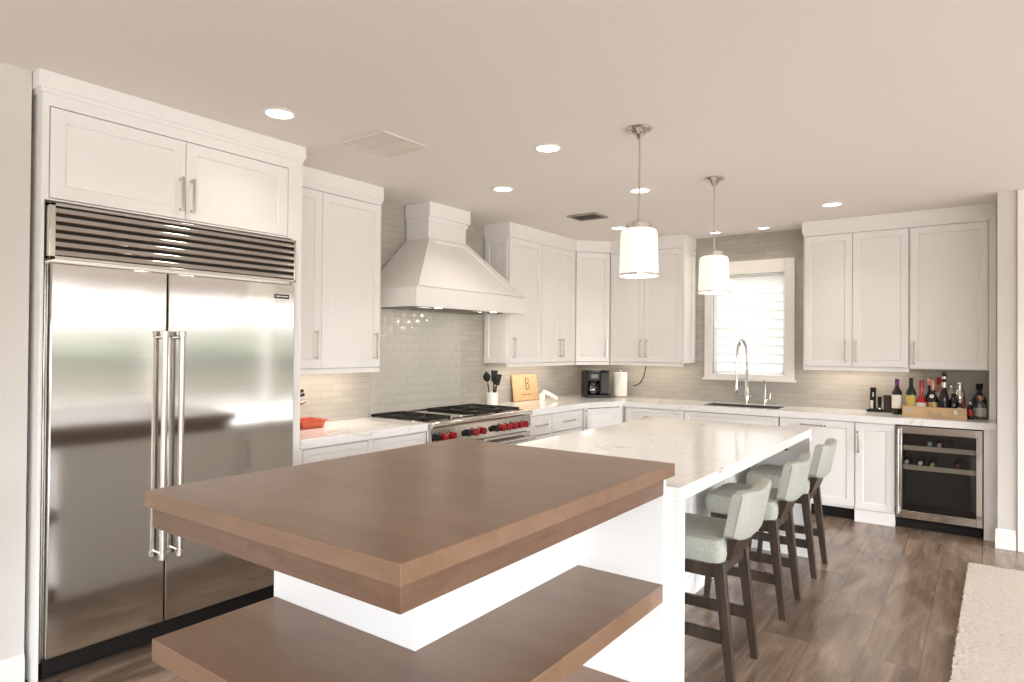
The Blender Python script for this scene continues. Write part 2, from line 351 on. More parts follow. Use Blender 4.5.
# window: casing, sill, pane, louvred shutter
win = struct('window_1', MB(FB).box(1.559, WX0, .001, .024, 1.19, 2.439).box(WX1, 2.487, .001, .024, 1.19, 2.439).box(WX0, WX1, .001, .024, WZ1, 2.439)
             .box(WX0, WX1, .001, .024, 1.19, WZ0), TRIM, bevel=.003)
MB(FB).box(1.545, 2.50, .001, .045, 1.166, 1.192).obj('window_sill', TRIM, win, .003)
MB(FB).box(WX0, WX1, -.15, -.145, WZ0, WZ1).obj('window_pane', PANE, win)
sh = thing('window_shutter', 'white louvred shutter closed in the window above the sink', 'shutter', ((WX0 + WX1) / 2, .04, WZ0))
MB(FB).box(WX0 + .002, WX0 + .03, -.06, -.03, WZ0 + .002, WZ1 - .002).box(WX1 - .03, WX1 - .002, -.06, -.03, WZ0 + .002, WZ1 - .002)\
    .box(WX0 + .03, WX1 - .03, -.06, -.03, WZ0 + .002, WZ0 + .03).box(WX0 + .03, WX1 - .03, -.06, -.03, WZ1 - .03, WZ1 - .002).obj('shutter_frame', LOUVER, sh, .002)
NL = 11; lp = (WZ1 - WZ0 - .06) / NL
lv = MB(FB)
for i in range(NL):
    z = WZ0 + .03 + i * lp
    lv.hexa([(WX0 + .031, -.058, z + .001), (WX1 - .031, -.058, z + .001), (WX1 - .031, -.053, z + .001), (WX0 + .031, -.053, z + .001)],
            [(WX0 + .031, -.042, z + lp + .009), (WX1 - .031, -.042, z + lp + .009), (WX1 - .031, -.037, z + lp + .009), (WX0 + .031, -.037, z + lp + .009)])
lv.obj('louver_blades', LOUVER, sh)

# raised relief tile field behind the range
rl = MB(FA); ty, tz = .160, .0742; y0, z0 = -3.425, .935; y9 = y0 + 7 * ty
for j in range(12):
    for i in range(8):
        a, b = y0 + (i - .5 * (j % 2)) * ty, y0 + (i + 1 - .5 * (j % 2)) * ty
        a, b = max(a, y0), min(b, y9)
        if b - a < .02: continue
        c, d = z0 + j * tz, z0 + (j + 1) * tz
        px = a + (b - a) * .68; pz = c + (d - c) * .62
        e = [rl.v((a, .004, c)), rl.v((b, .004, c)), rl.v((b, .004, d)), rl.v((a, .004, d))]
        g = [rl.v((a, .0012, c)), rl.v((b, .0012, c)), rl.v((b, .0012, d)), rl.v((a, .0012, d))]
        pk = rl.v((px, .017, pz))
        for k in range(4):
            rl.f([e[k], e[(k + 1) % 4], pk]); rl.f([g[k], g[(k + 1) % 4], e[(k + 1) % 4], e[k]])
        rl.f(g)
struct('trim_2', rl, RELIEF)

# ------------------------------------------------------------------ ceiling lights and vents
LI = [(1.058, -5.0, 'nearest the refrigerator'), (1.892, -3.71, 'above the middle of the island counter'), (1.056, -3.05, 'before the range hood'),
      (1.898, -2.417, 'seen behind the nearer pendant lamp rod'), (3.01, -1.073, 'in front of the right wall cabinets'), (1.055, -1.098, 'partly hidden by the nearer pendant shade'),
      (2.253, -.30, 'right one of the two above the sink window'), (1.766, -.30, 'left one of the two above the sink window')]
for i, (x, y, t) in enumerate(LI):
    r = .068 if i < 6 else .05
    lt = thing('recessed_light', 'round lit recessed downlight in the ceiling ' + t, 'ceiling light', (x, y, ZC), 'recessed ceiling downlights')
    MB().lathe((x, y, ZC), [(r, -.002), (r * 1.25, -.001), (r * 1.27, -.005), (r * 1.05, -.009), (r, -.006)], 28, False).obj('trim_ring', TRIM, lt)
    MB().lathe((x, y, ZC), [(r, -.001), (r, -.0055)], 28).obj('lens', LENS, lt)
    arealight('downlight_glow', (x, y, ZC - .012), r * 2, r * 2, (1.5 if i == 0 else 2.6) if i < 6 else 1.0, (1, .90, .78), shape='DISK', spread=2.1)

cv = thing('return_vent', 'large square white return air grille in the ceiling near the refrigerator', 'vent', (1.133, -4.327, ZC), 'ceiling vents')
fr = MB(); X0, X1, Y0, Y1 = .952, 1.314, -4.508, -4.146
for b_ in ((X0, X1, Y0, Y0 + .03), (X0, X1, Y1 - .03, Y1), (X0, X0 + .03, Y0 + .03, Y1 - .03), (X1 - .03, X1, Y0 + .03, Y1 - .03)): fr.box(*b_, ZC - .012, ZC - .001)
fr.box(X0 + .03, X1 - .03, -4.335, -4.319, ZC - .011, ZC - .001)
fr.obj('vent_frame', VENTW, cv, .002)
sl = MB()
for k in range(14):
    x = X0 + .034 + k * .0212
    sl.hexa([(x, Y0 + .03, ZC - .009), (x + .012, Y0 + .03, ZC - .002), (x + .0135, Y0 + .03, ZC - .002), (x + .0015, Y0 + .03, ZC - .009)],
            [(x, Y1 - .03, ZC - .009), (x + .012, Y1 - .03, ZC - .002), (x + .0135, Y1 - .03, ZC - .002), (x + .0015, Y1 - .03, ZC - .009)])
sl.obj('vent_slats', VENTW, cv)
cv = thing('supply_vent', 'small grey rectangular supply vent in the ceiling near the corner cabinets', 'vent', (1.076, -1.77, ZC), 'ceiling vents')
X0, X1, Y0, Y1 = .927, 1.226, -1.90, -1.65
fr = MB()
for b_ in ((X0, X1, Y0, Y0 + .025), (X0, X1, Y1 - .025, Y1), (X0, X0 + .025, Y0 + .025, Y1 - .025), (X1 - .025, X1, Y0 + .025, Y1 - .025)): fr.box(*b_, ZC - .014, ZC - .001)
fr.obj('vent_frame', VENTG, cv, .002)
sl = MB()
for k in range(7):
    y = Y0 + .03 + k * .028
    sl.hexa([(X0 + .025, y, ZC - .012), (X1 - .025, y, ZC - .012), (X1 - .025, y + .003, ZC - .012), (X0 + .025, y + .003, ZC - .012)],
            [(X0 + .025, y + .018, ZC - .002), (X1 - .025, y + .018, ZC - .002), (X1 - .025, y + .021, ZC - .002), (X0 + .025, y + .021, ZC - .002)])
sl.obj('vent_slats', VENTG, cv)

# ------------------------------------------------------------------ refrigerator
FX, F0, F1, FM = .707, -5.905, -4.643, -5.39
fg = thing('refrigerator', 'tall stainless steel double door built-in refrigerator', 'refrigerator', (.35, (F0 + F1) / 2, 0))
MB(FA).box(F0, F1, .02, .655, .09, 2.134).obj('body', STEEL, fg, .002)
MB(FA).box(F0 + .02, F1 - .004, .05, .615, 0, .09).box(F0 + .01, F1 - .004, .62, .67, .035, .105).obj('toe_kick', RUBBER, fg, .002)
for a0, a1, hx, nm in ((F0 + .008, FM - .003, -5.47, 'l'), (FM + .003, F1 - .004, -5.385, 'r')):
    d = MB(FA).box(a0, a1, .657, FX, .118, 1.868).obj('refrigerator_door', STEEL, fg, .006, 3)
    h = MB(FA)
    ha = -5.424 if nm == 'l' else -5.340
    h.cyl((ha, FX + .048, .455), (ha, FX + .048, 1.565), .0145, seg=20)
    for z in (.475, 1.545):
        h.cyl((ha, FX, z), (ha, FX + .048, z), .011, seg=14)
    for z0_, z1_ in ((.445, .475), (1.545, 1.575)): h.cyl((ha, FX + .048, z0_), (ha, FX + .048, z1_), .019, seg=20)
    h.obj('door_handle', NICKEL, d, .002)
    if nm == 'r':
        MB(FA).box(F1 - .14, F1 - .045, FX, FX + .004, 1.782, 1.806).obj('badge', BLACK, d, .001)
        bd = MB(FA)
        for k in range(8): bd.box(F1 - .133 + k * .0103, F1 - .1255 + k * .0103, FX + .004, FX + .0048, 1.790, 1.798)
        bd.obj('badge_lettering', SILVER, d)
gr = MB(FA); gz0, gz1 = 1.884, 2.134
gr.box(F0, F0 + .024, .657, FX + .002, gz0, gz1).box(F1 - .012, F1, .657, FX + .002, gz0, gz1)
gr.box(F0, F1, .657, FX + .002, gz1 - .014, gz1).box(F0, F1, .657, FX + .002, gz0, gz0 + .014)
gf = gr.obj('grille_frame', STEEL, fg, .002)
gs = MB(FA)
for k in range(6):
    z = gz0 + .016 + k * .0372
    prf = [(FX - .014, z + .026), (FX - .003, z + .0255), (FX + .001, z + .021), (FX + .002, z + .006), (FX - .002, z + .002), (FX - .014, z + .001)]
    gs.loops([[(a, d, zz) for d, zz in prf] for a in (F0 + .022, F1 - .01)])
gs.obj('grille_louvers', STEEL, fg)
MB(FA).box(F0 + .024, F1 - .012, .657, .672, gz0 + .014, gz1 - .014).obj('grille_backing', GAP, fg)

# ------------------------------------------------------------------ cabinets
def cabinet(name, label, M, a0, a1, db, df, z0, z1, doors=(), drawers=(), crown=None, rail=None, extra=None, cat='cabinet', group=None, pulls=True, hl=.2, crown_ends=(0, 0), mt=None, ctop=None):
    """df: face of the doors. doors: (a0,a1,z0,z1,handle_a,handle_z); drawers: (a0,a1,z0,z1)."""
    mt = mt or WHITE
    c = M @ Vector(((a0 + a1) / 2, (db + df) / 2, 0))
    t = thing(name, label, cat, (c.x, c.y, z0), group)
    MB(M).box(a0, a1, db, df - .021, z0, ctop or z1).obj('carcass', mt, t, .0015)
    if doors or drawers:
        al = min(d[0] for d in list(doors) + list(drawers)); ar = max(d[1] for d in list(doors) + list(drawers))
        zl = min(d[2] for d in list(doors) + list(drawers)); zh = max(d[3] for d in list(doors) + list(drawers))
        MB(M).box(al + .004, ar - .004, df - .0209, df - .0195, zl + .004, zh - .004).obj('painted_gap_shade', GAP, t)  # dark sheet behind the fronts, paints the shade in the gaps
        if al - a0 > .004: MB(M).box(a0, al - .003, df - .021, df - .001, z0, z1).obj('stile', mt, t)
        if a1 - ar > .004: MB(M).box(ar + .003, a1, df - .021, df - .001, z0, z1).obj('stile', mt, t)
        if zl - z0 > .004: MB(M).box(al - .003, ar + .003, df - .021, df - .001, z0, zl - .003).obj('bottom_rail', mt, t)
        if z1 - zh > .004: MB(M).box(al - .003, ar + .003, df - .021, df - .001, zh + .003, z1).obj('top_rail', mt, t)
    for d in doors:
        o = MB(M).door(d[0] + .0018, d[1] - .0018, d[2] + .0018, d[3] - .0018, df - .0195, df).obj('cabinet_door', mt, t)
        if d[4] is not None: MB(M).pull(d[4], df, d[5], hl).obj('pull_handle', NICKEL, o, .0015)
    for d in drawers:
        st = min(.045, (d[3] - d[2]) * .22)
        o = MB(M).door(d[0] + .0018, d[1] - .0018, d[2] + .0018, d[3] - .0018, df - .0195, df, st).obj('drawer', mt, t)
        if pulls: MB(M).pull((d[0] + d[1]) / 2, df, (d[2] + d[3]) / 2 + .0, min(.2, (d[1] - d[0]) * .55), False).obj('pull_handle', NICKEL, o, .0015)
    if crown:
        cz = crown; e0, e1 = crown_ends
        k = MB(M); k.box(a0 - e0 * .4, a1 + e1 * .4, db, df + .005, cz, cz + .02).box(a0 - e0, a1 + e1, db, df + .011, cz + .02, ZC - .001)
        k.obj('crown_molding', mt, t)
    if rail:
        MB(M).box(a0, a1, df - .032, df - .006, z0 - rail, z0).obj('light_rail', mt, t, .002)
        return t
    return t

# above and around the refrigerator
cz = cabinet('refrigerator_cabinet', 'white two door cabinet above the steel refrigerator', FA, -5.923, -4.57, .01, .664, 2.15, 2.645,
        doors=((-5.893, -5.284, 2.16, 2.569, -5.313, 2.285), (-5.284, -4.67, 2.16, 2.569, -5.255, 2.285)), crown=2.6265, crown_ends=(.018, .018), hl=.18)
MB(FA).box(-5.923, -5.91, .01, .664, 0, 2.15).obj('side_panel', WHITE, cz, .0015)
MB(FA).box(-4.64, -4.57, .01, .664, 0, 2.15).obj('side_panel', WHITE, cz, .0015)

ZU0, ZU1 = 1.345, 2.60
# left of the hood
cabinet('wall_cabinet', 'white wall cabinet with two doors between refrigerator and range hood', FA, -4.565, -3.603, .003, .312, ZU0, ZU1,
        doors=((-4.53, -4.148, ZU0 + .004, 2.58, -4.20, 1.512), (-4.148, -3.61, ZU0 + .004, 2.58, -3.662, 1.508)), crown=2.597, rail=.035, crown_ends=(0, .012), group='white wall cabinets')
# right of the hood
c2 = cabinet('wall_cabinet', 'white single door wall cabinet just right of the range hood', FA, -1.95, -1.375, .003, .312, ZU0, ZU1,
        doors=((-1.945, -1.377, ZU0 + .004, 2.58, -1.885, 1.5),), crown=2.597, rail=.035, crown_ends=(.012, 0), group='white wall cabinets')
MB(Matrix(((0, 1, 0, 0), (0, 0, 0, 0), (0, 0, 1, 0), (0, 0, 0, 1))) if False else Matrix(((1, 0, 0, 0), (0, -1, 0, -1.95), (0, 0, 1, 0), (0, 0, 0, 1)))).door(.02, .29, ZU0 + .004, 2.58, 0.0005, .012, .05).obj('end_panel', WHITE, c2)
cabinet('wall_cabinet', 'white wall cabinet with two narrow doors left of the corner wall cabinet', FA, -1.375, -.69, .003, .312, ZU0, ZU1,
        doors=((-1.373, -1.012, ZU0 + .004, 2.58, -1.045, 1.5), (-1.012, -.692, ZU0 + .004, 2.58, -.978, 1.5)), crown=2.597, rail=.035, group='white wall cabinets')
# diagonal corner
P0, P1 = Vector((.312, -.676, 0)), Vector((.581, -.369, 0)); U = (P1 - P0); LN = U.length; U = U.normalized(); Nn = Vector((U.y, -U.x, 0))
FD = Matrix(((U.x, Nn.x, 0, P0.x), (U.y, Nn.y, 0, P0.y), (0, 0, 1, 0), (0, 0, 0, 1)))
t = thing('corner_wall_cabinet', 'white angled wall cabinet in the corner above the coffee maker', 'cabinet', (.25, -.3, ZU0), 'white wall cabinets')
ins = .021
q0, q1 = P0 - Nn * ins, P1 - Nn * ins
MB().prism([(.004, -.004), (.004, -.688), (.27, -.688), (q0.x, q0.y), (q1.x, q1.y), (.583, -.33), (.583, -.004)], ZU0, ZU1).obj('carcass', WHITE, t)
o = MB(FD).door(.004, LN - .004, ZU0 + .004, 2.58, -.0195, 0).obj('cabinet_door', WHITE, t)
MB(FD).pull(LN - .045, 0, 1.5, .2).obj('pull_handle', NICKEL, o, .0015)
MB(FD).box(.006, LN - .006, -.0208, -.0196, ZU0, 2.584).obj('painted_gap_shade', GAP, t)  # dark sheet painting the shade around the angled door
MB(FD).box(-.002, LN + .002, -.18, .005, 2.597, 2.617).box(-.005, LN + .005, -.18, .011, 2.617, ZC - .001).obj('crown_molding', WHITE, t)
MB(FD).box(0, LN, -.032, -.006, ZU0 - .035, ZU0).obj('light_rail', WHITE, t, .002)
# sink wall, left of the window
c3 = cabinet('wall_cabinet', 'white wall cabinet with two doors left of the sink window', FB, .585, 1.445, .003, .369, ZU0, ZU1,
        doors=((.589, 1.003, ZU0 + .004, 2.58, .968, 1.5), (1.003, 1.441, ZU0 + .004, 2.58, 1.038, 1.5)), crown=2.597, rail=.035, crown_ends=(0, .012), group='white wall cabinets')
MB(Matrix(((0, 1, 0, 1.445), (-1, 0, 0, 0), (0, 0, 1, 0), (0, 0, 0, 1)))).door(.01, .345, ZU0 + .004, 2.58, .0005, .010, .05).obj('end_panel', WHITE, c3)
# sink wall, right of the window
cabinet('wall_cabinet', 'white wall cabinet with two doors right of the sink window', FB, 2.642, 3.508, .003, .369, ZU0, ZU1,
        doors=((2.648, 3.060, ZU0 + .004, 2.58, 3.012, 1.49), (3.060, 3.503, ZU0 + .004, 2.58, 3.095, 1.49)), crown=2.597, rail=.035, crown_ends=(.012, 0), group='white wall cabinets')
c4 = cabinet('wall_cabinet', 'white wall cabinet with one wide door above the wine bottles', FB, 3.508, 4.118, .003, .369, ZU0 - .005, ZU1,
        doors=((3.512, 4.066, ZU0 - .001, 2.58, 3.545, 1.48),), crown=2.597, group='white wall cabinets')
MB(FB).box(4.072, 4.118, .004, .365, .932, ZU0 - .005).obj('side_panel', WHITE, c4, .0015)

# base cabinets, range wall
ZB = .873
cabinet('base_cabinet', 'white base cabinet with a drawer beside the refrigerator', FA, -4.568, -4.0, .003, .655, 0, ZB,
        doors=((-4.54, -4.02, .11, .685, None, 0),), drawers=((-4.54, -4.02, .69, .865),), group='white base cabinets')
cabinet('base_cabinet', 'white narrow base cabinet between drawer cabinet and range', FA, -4.0, -3.452, .003, .655, 0, ZB,
        doors=((-3.965, -3.47, .11, .685, None, 0),), drawers=((-3.965, -3.47, .69, .865),), pulls=False, group='white base cabinets')
cabinet('base_cabinet', 'white drawer base cabinet just right of the range', FA, -2.118, -1.70, .003, .655, 0, ZB,
        drawers=((-2.11, -1.708, .68, .865), (-2.11, -1.708, .40, .675), (-2.11, -1.708, .11, .395)), group='white base cabinets')
cabinet('base_cabinet', 'white drawer base cabinet left of the angled corner base', FA, -1.70, -1.105, .003, .655, 0, ZB,
        drawers=((-1.69, -1.115, .68, .865), (-1.69, -1.115, .40, .675), (-1.69, -1.115, .11, .395)), group='white base cabinets')
# corner base, angled front
B0, B1 = Vector((.665, -1.10, 0)), Vector((.86, -.665, 0)); B1 = Vector((.875, -.62, 0))
U = (B1 - B0); LB = U.length; U = U.normalized(); Nn = Vector((U.y, -U.x, 0))
FC = Matrix(((U.x, Nn.x, 0, B0.x), (U.y, Nn.y, 0, B0.y), (0, 0, 1, 0), (0, 0, 0, 1)))
t = thing('corner_base_cabinet', 'white angled corner base cabinet below the coffee maker', 'cabinet', (.4, -.5, 0), 'white base cabinets')
q0, q1 = B0 - Nn * .021, B1 - Nn * .021
MB().prism([(.004, -.004), (.004, -1.103), (.62, -1.103), (q0.x, q0.y), (q1.x, q1.y), (.878, -.58), (.878, -.004)], 0, ZB).obj('carcass', WHITE, t)
MB(FC).box(.006, LB - .006, -.0208, -.0196, .1, ZB - .004).obj('painted_gap_shade', GAP, t)  # dark sheet painting gap shade behind the corner front
o = MB(FC).door(.05, LB - .05, .11, .865, -.0195, 0).obj('cabinet_door', WHITE, t)
MB(FC).pull(.022, -.01, .76, .2).obj('pull_handle', NICKEL, o, .0015)
MB(FC).box(.002, .048, -.0195, -.003, .02, ZB).obj('stile', WHITE, t); MB(FC).box(LB - .048, LB - .002, -.0195, -.003, .02, ZB).obj('stile', WHITE, t)
# sink wall bases
cabinet('base_cabinet', 'white base cabinet with a drawer left of the sink', FB, .905, 1.56, .003, .62, 0, ZB,
        doors=((.912, 1.555, .11, .685, None, 0),), drawers=((.912, 1.555, .69, .865),), group='white base cabinets')
cabinet('base_cabinet', 'white sink base cabinet below the faucet', FB, 1.56, 2.483, .003, .62, 0, ZB,
        doors=((1.566, 2.02, .11, .685, 1.98, .58), (2.02, 2.477, .11, .685, 2.06, .58)), drawers=((1.566, 2.477, .69, .865),), pulls=False, ctop=.69, group='white base cabinets')
dw = thing('dishwasher', 'white panelled dishwasher between sink base and narrow cabinet', 'dishwasher', (2.8, -.3, 0))
MB(FB).box(2.487, 3.118, .003, .598, .1, ZB).obj('tub', WHITE, dw)
o = MB(FB).door(2.492, 3.114, .125, .866, .6, .62).obj('dishwasher_door', WHITE, dw)
MB(FB).pull(2.785, .62, .820, .22, False).obj('pull_handle', NICKEL, o, .0015)
MB(FB).box(2.495, 3.112, .05, .56, 0, .1).obj('toe_kick', RUBBER, dw)
c5 = cabinet('base_cabinet', 'white narrow base cabinet left of the wine cooler', FB, 3.118, 3.425, .003, .62, 0, ZB,
        doors=((3.122, 3.421, .11, .865, 3.15, .70),), hl=.19, group='white base cabinets')
MB(FB).box(4.036, 4.1195, .003, .62, 0, ZB).obj('filler_panel', WHITE, c5, .0015)

# ------------------------------------------------------------------ countertops
MB(FA).box(-4.568, -3.449, .002, .675, .8745, .93).obj('countertop', QUARTZ, None, .004).name = 'countertop'
tag(bpy.data.objects['countertop'], 'white veined quartz countertop between refrigerator and range', 'countertop', 'quartz countertops')
SX0, SX1, SY0, SY1 = 1.70, 2.44, -.50, -.13
ct = MB(); zt0, zt1 = .8745, .93
ct.prism([(.002, -2.122), (.675, -2.122), (.675, -1.094), (.885, -.635), (.885, -.002), (.002, -.002)], zt0, zt1)
ct.box(.885, SX0, -.635, -.002, zt0, zt1).box(SX1, 4.119, -.635, -.002, zt0, zt1).box(SX0, SX1, -.635, SY0, zt0, zt1).box(SX0, SX1, SY1, -.002, zt0, zt1)
bmesh.ops.remove_doubles(ct.bm, verts=ct.bm.verts, dist=.0001)
tag(ct.obj('countertop', QUARTZ, None, 0), 'white veined quartz countertop wrapping the corner and holding the sink', 'countertop', 'quartz countertops')
sk = MB(); e = .012
sk.loops([[(SX0 - e, SY0 - e, .873), (SX1 + e, SY0 - e, .873), (SX1 + e, SY1 + e, .873), (SX0 - e, SY1 + e, .873)],
          [(SX0 + .001, SY0 + .001, .8735), (SX1 - .001, SY0 + .001, .8735), (SX1 - .001, SY1 - .001, .8735), (SX0 + .001, SY1 - .001, .8735)],
          [(SX0 + .001, SY0 + .001, .927), (SX1 - .001, SY0 + .001, .927), (SX1 - .001, SY1 - .001, .927), (SX0 + .001, SY1 - .001, .927)],
          [(SX0 + .004, SY0 + .004, .927), (SX1 - .004, SY0 + .004, .927), (SX1 - .004, SY1 - .004, .927), (SX0 + .004, SY1 - .004, .927)],
          [(SX0 + .01, SY0 + .01, .70), (SX1 - .01, SY0 + .01, .70), (SX1 - .01, SY1 - .01, .70), (SX0 + .01, SY1 - .01, .70)]], False)
sk.f([v for v in list(sk.bm.verts)[-4:]])
s_ = thing('sink', 'undermount stainless steel sink below the window', 'sink', ((SX0 + SX1) / 2, (SY0 + SY1) / 2, .70))
sk.obj('basin', mat('sink_steel', (.20, .185, .165), .3, 1), s_)
MB().lathe((2.07, -.31, .7005), [(.045, 0), (.045, .004), (.03, .002)], 20).obj('drain', CHROME, s_)

# faucet
fx, fy = 2.035, -.085
fc = thing('faucet', 'tall chrome spring pull-down faucet behind the sink', 'faucet', (fx, fy, .93))
MB().lathe((fx, fy, .9305), [(.03, 0), (.03, .012), (.022, .02), (.022, .13), (.017, .14), (.017, .36), (.012, .37)], 20).obj('column', CHROME, fc)
arc = [(fx, fy, 1.28)]
for k in range(15):
    a = PI * k / 14
    arc.append((fx - .027 + .027 * math.cos(a), fy - .08 + .08 * math.cos(a), 1.40 + .19 * math.sin(a)))
arc += [(fx - .055, fy - .165, 1.32), (fx - .056, fy - .168, 1.20)]
MB().tube(arc, .0125, 12).obj('hose', CHROME, fc)
co_ = []
n = 300
P_ = [Vector(p) for p in arc]
def at(t):
    t *= len(P_) - 1; i = min(int(t), len(P_) - 2); return P_[i].lerp(P_[i + 1], t - i)
for k in range(n):
    t = .02 + .9 * k / n; p = at(t); d = (at(min(1, t + .01)) - at(max(0, t - .01))).normalized()
    a = d.cross(Vector((.3, .9, .1))).normalized(); b = d.cross(a); th = k * 2 * PI / 7
    co_.append(p + .0165 * (math.cos(th) * a + math.sin(th) * b))
MB().tube(co_, .0025, 5).obj('spring', CHROME, fc)
MB().lathe((fx - .056, fy - .168, 1.055), [(.012, 0), (.018, .01), (.018, .05), (.013, .09), (.012, .15)], 16).obj('spray_head', CHROME, fc)
MB().cyl((fx, fy, 1.20), (fx - .056, fy - .168, 1.19), .006, seg=8).obj('holder_arm', CHROME, fc)
MB().cyl((fx, fy, 1.01), (fx + .05, fy - .01, 1.01), .013, seg=14).cyl((fx + .05, fy - .01, 1.01), (fx + .075, fy - .02, 1.045), .008, seg=10).obj('lever', CHROME, fc)
sx_, sy_ = 2.22, -.085
sd = thing('filter_tap', 'slim chrome filtered water tap right of the main faucet', 'tap', (sx_, sy_, .93))
MB().lathe((sx_, sy_, .9305), [(.022, 0), (.022, .01), (.014, .018), (.014, .08), (.009, .09)], 16).obj('tap_base', CHROME, sd)
MB().tube([(sx_, sy_, 1.01), (sx_, sy_, 1.15), (sx_ - .004, sy_ - .01, 1.175), (sx_ - .01, sy_ - .035, 1.185), (sx_ - .014, sy_ - .05, 1.17)], .007, 10).obj('spout', CHROME, sd)
MB().cyl((sx_, sy_, .985), (sx_ + .05, sy_, .985), .009, seg=10).cyl((sx_ + .045, sy_, .985), (sx_ + .05, sy_, 1.05), .005, seg=8).obj('lever', CHROME, sd)

# ------------------------------------------------------------------ range
R0, R1 = -3.444, -2.128
rg = thing('range', 'stainless steel pro gas range with black grates and red knobs', 'stove', (.35, (R0 + R1) / 2, 0))
MB(FA).box(R0, R1, .03, .66, .12, .90).obj('body', STEEL, rg, .002)
for y in (R0 + .06, R1 - .06):
    for x in (.12, .60): MB().cyl((x, y, 0), (x, y, .12), .025, seg=14).obj('leg', STEEL, rg)
MB(FA).box(R0 + .01, R1 - .01, .10, .64, .03, .118).obj('toe_kick', RUBBER, rg)
ck = MB(FA).box(R0, R1, .03, .66, .901, .922); ck.box(R0, R0 + .012, .03, .66, .922, .936).box(R1 - .012, R1, .03, .66, .922, .936).box(R0, R1, .012, .03, .80, .955)
ck.obj('cooktop', STEEL, rg, .002)
fp = MB(FA)                                                     # bullnose and sloped control panel
prof = [(.66, .938), (.70, .938), (.716, .928), (.722, .912), (.716, .896), (.690, .886), (.712, .760), (.66, .760)]
fp.loops([[(R0, d, z) for d, z in prof], [(R1, d, z) for d, z in prof]]); fp.obj('control_panel', STEEL, rg, .0015)
kn_y = [-3.335, -3.235, -2.965, -2.865, -2.60, -2.515, -2.435, -2.35, -2.262]
for y in kn_y:
    z = .822; d0 = .702
    MB(FA).cyl((y, d0, z), (y, d0 + .014, z), .036, .034, 20).obj('knob_bezel', CHROME, rg)
    MB(FA).cyl((y, d0 + .014, z), (y, d0 + .052, z), .031, .027, 18).box(y - .007, y + .007, d0 + .052, d0 + .060, z - .026, z + .026).obj('control_knob', REDKNOB, rg, .0015)
for y in (-3.40, -3.035, -2.685):
    MB(FA).cyl((y, .701, .825), (y, .742, .825), .026, .024, 18).obj('dial', BLACK, rg, .002)
for a0, a1 in ((R0 + .01, -2.83), (-2.815, R1 - .01)):
    o = MB(FA).box(a0, a1, .66, .70, .16, .745).obj('oven_door', STEEL, rg, .004)
    MB(FA).box(a0 + .12, a1 - .12, .70, .702, .32, .58).obj('oven_window', DARKGLASS, o)
    h = MB(FA).cyl((a0 + .03, .765, .70), (a1 - .03, .765, .70), .014, seg=16)
    for a in (a0 + .06, a1 - .06): h.cyl((a, .70, .70), (a, .765, .70), .010, seg=12)
    h.obj('door_handle', STEEL, o)
MB(FA).box(R0 + .012, R1 - .012, .04, .655, .9222, .9245).obj('burner_pan', mat('burner_pan_steel', (.55, .52, .48), .25, 1), rg)
gw = (R1 - R0 - .06) / 4
for k in range(4):
    if k == 1:                                                   # steel griddle
        a0 = R0 + .015 + k * gw
        g = MB(FA).box(a0 + .006, a0 + gw - .006, .06, .60, .925, .944); g.obj('griddle', STEEL, rg, .004)
        continue
    a0 = R0 + .015 + k * gw + .003; a1 = a0 + gw - .006
    g = MB(FA); gz = .960
    for d in (.045, .315, .585): g.box(a0, a1, d, d + .016, gz - .018, gz)
    g.box(a0, a0 + .014, .045, .601, gz - .018, gz).box(a1 - .014, a1, .045, .601, gz - .018, gz)
    am = (a0 + a1) / 2
    for dc in (.185, .455):
        for q in range(4):
            an = PI / 4 + PI / 2 * q; c_, s__ = math.cos(an), math.sin(an)
            r1 = .165
            p0 = (am + c_ * .03, dc + s__ * .03, gz - .006); p1 = (max(a0 + .004, min(a1 - .004, am + c_ * r1)), dc + s__ * min(r1, .138), gz - .006)
            g.cyl(p0, p1, .0065, seg=6)
    for a in (a0 + .007, a1 - .007):
        for d in (.053, .323, .593): g.box(a - .007, a + .007, d - .007, d + .007, .9245, gz - .018)
    g.obj('burner_grate', IRON, rg, .0015)
    for dc in (.185, .455):
        MB(FA).lathe((am, dc, .9246), [(.055, 0), (.052, .012), (.036, .014), (.034, .022), (.0, .024)], 18, False).obj('burner', IRON, rg)

# ------------------------------------------------------------------ range hood
hd = thing('range_hood', 'white tapered wooden range hood above the stove', 'range hood', (.3, -2.797, 1.81))
H0, H1, HX = -3.512, -2.083, .60
hz0, hz1, hz2 = 1.812, 1.957, 2.42
C0, C1, CX = -3.04, -2.556, .27
b = MB(FA)
b.box(H0, H1, HX - .02, HX, hz0, hz1).box(H0, H0 + .02, .008, HX - .02, hz0, hz1).box(H1 - .02, H1, .008, HX - .02, hz0, hz1).box(H0 + .02, H1 - .02, .008, HX - .02, hz0 + .06, hz1).obj('hood_band', WHITE, hd, .003)
MB(FA).hexa([(H0 + .004, .008, hz1), (H1 - .004, .008, hz1), (H1 - .004, HX - .004, hz1), (H0 + .004, HX - .004, hz1)],
            [(C0, .008, hz2), (C1, .008, hz2), (C1, CX, hz2), (C0, CX, hz2)]).obj('hood_body', WHITE, hd, .003)
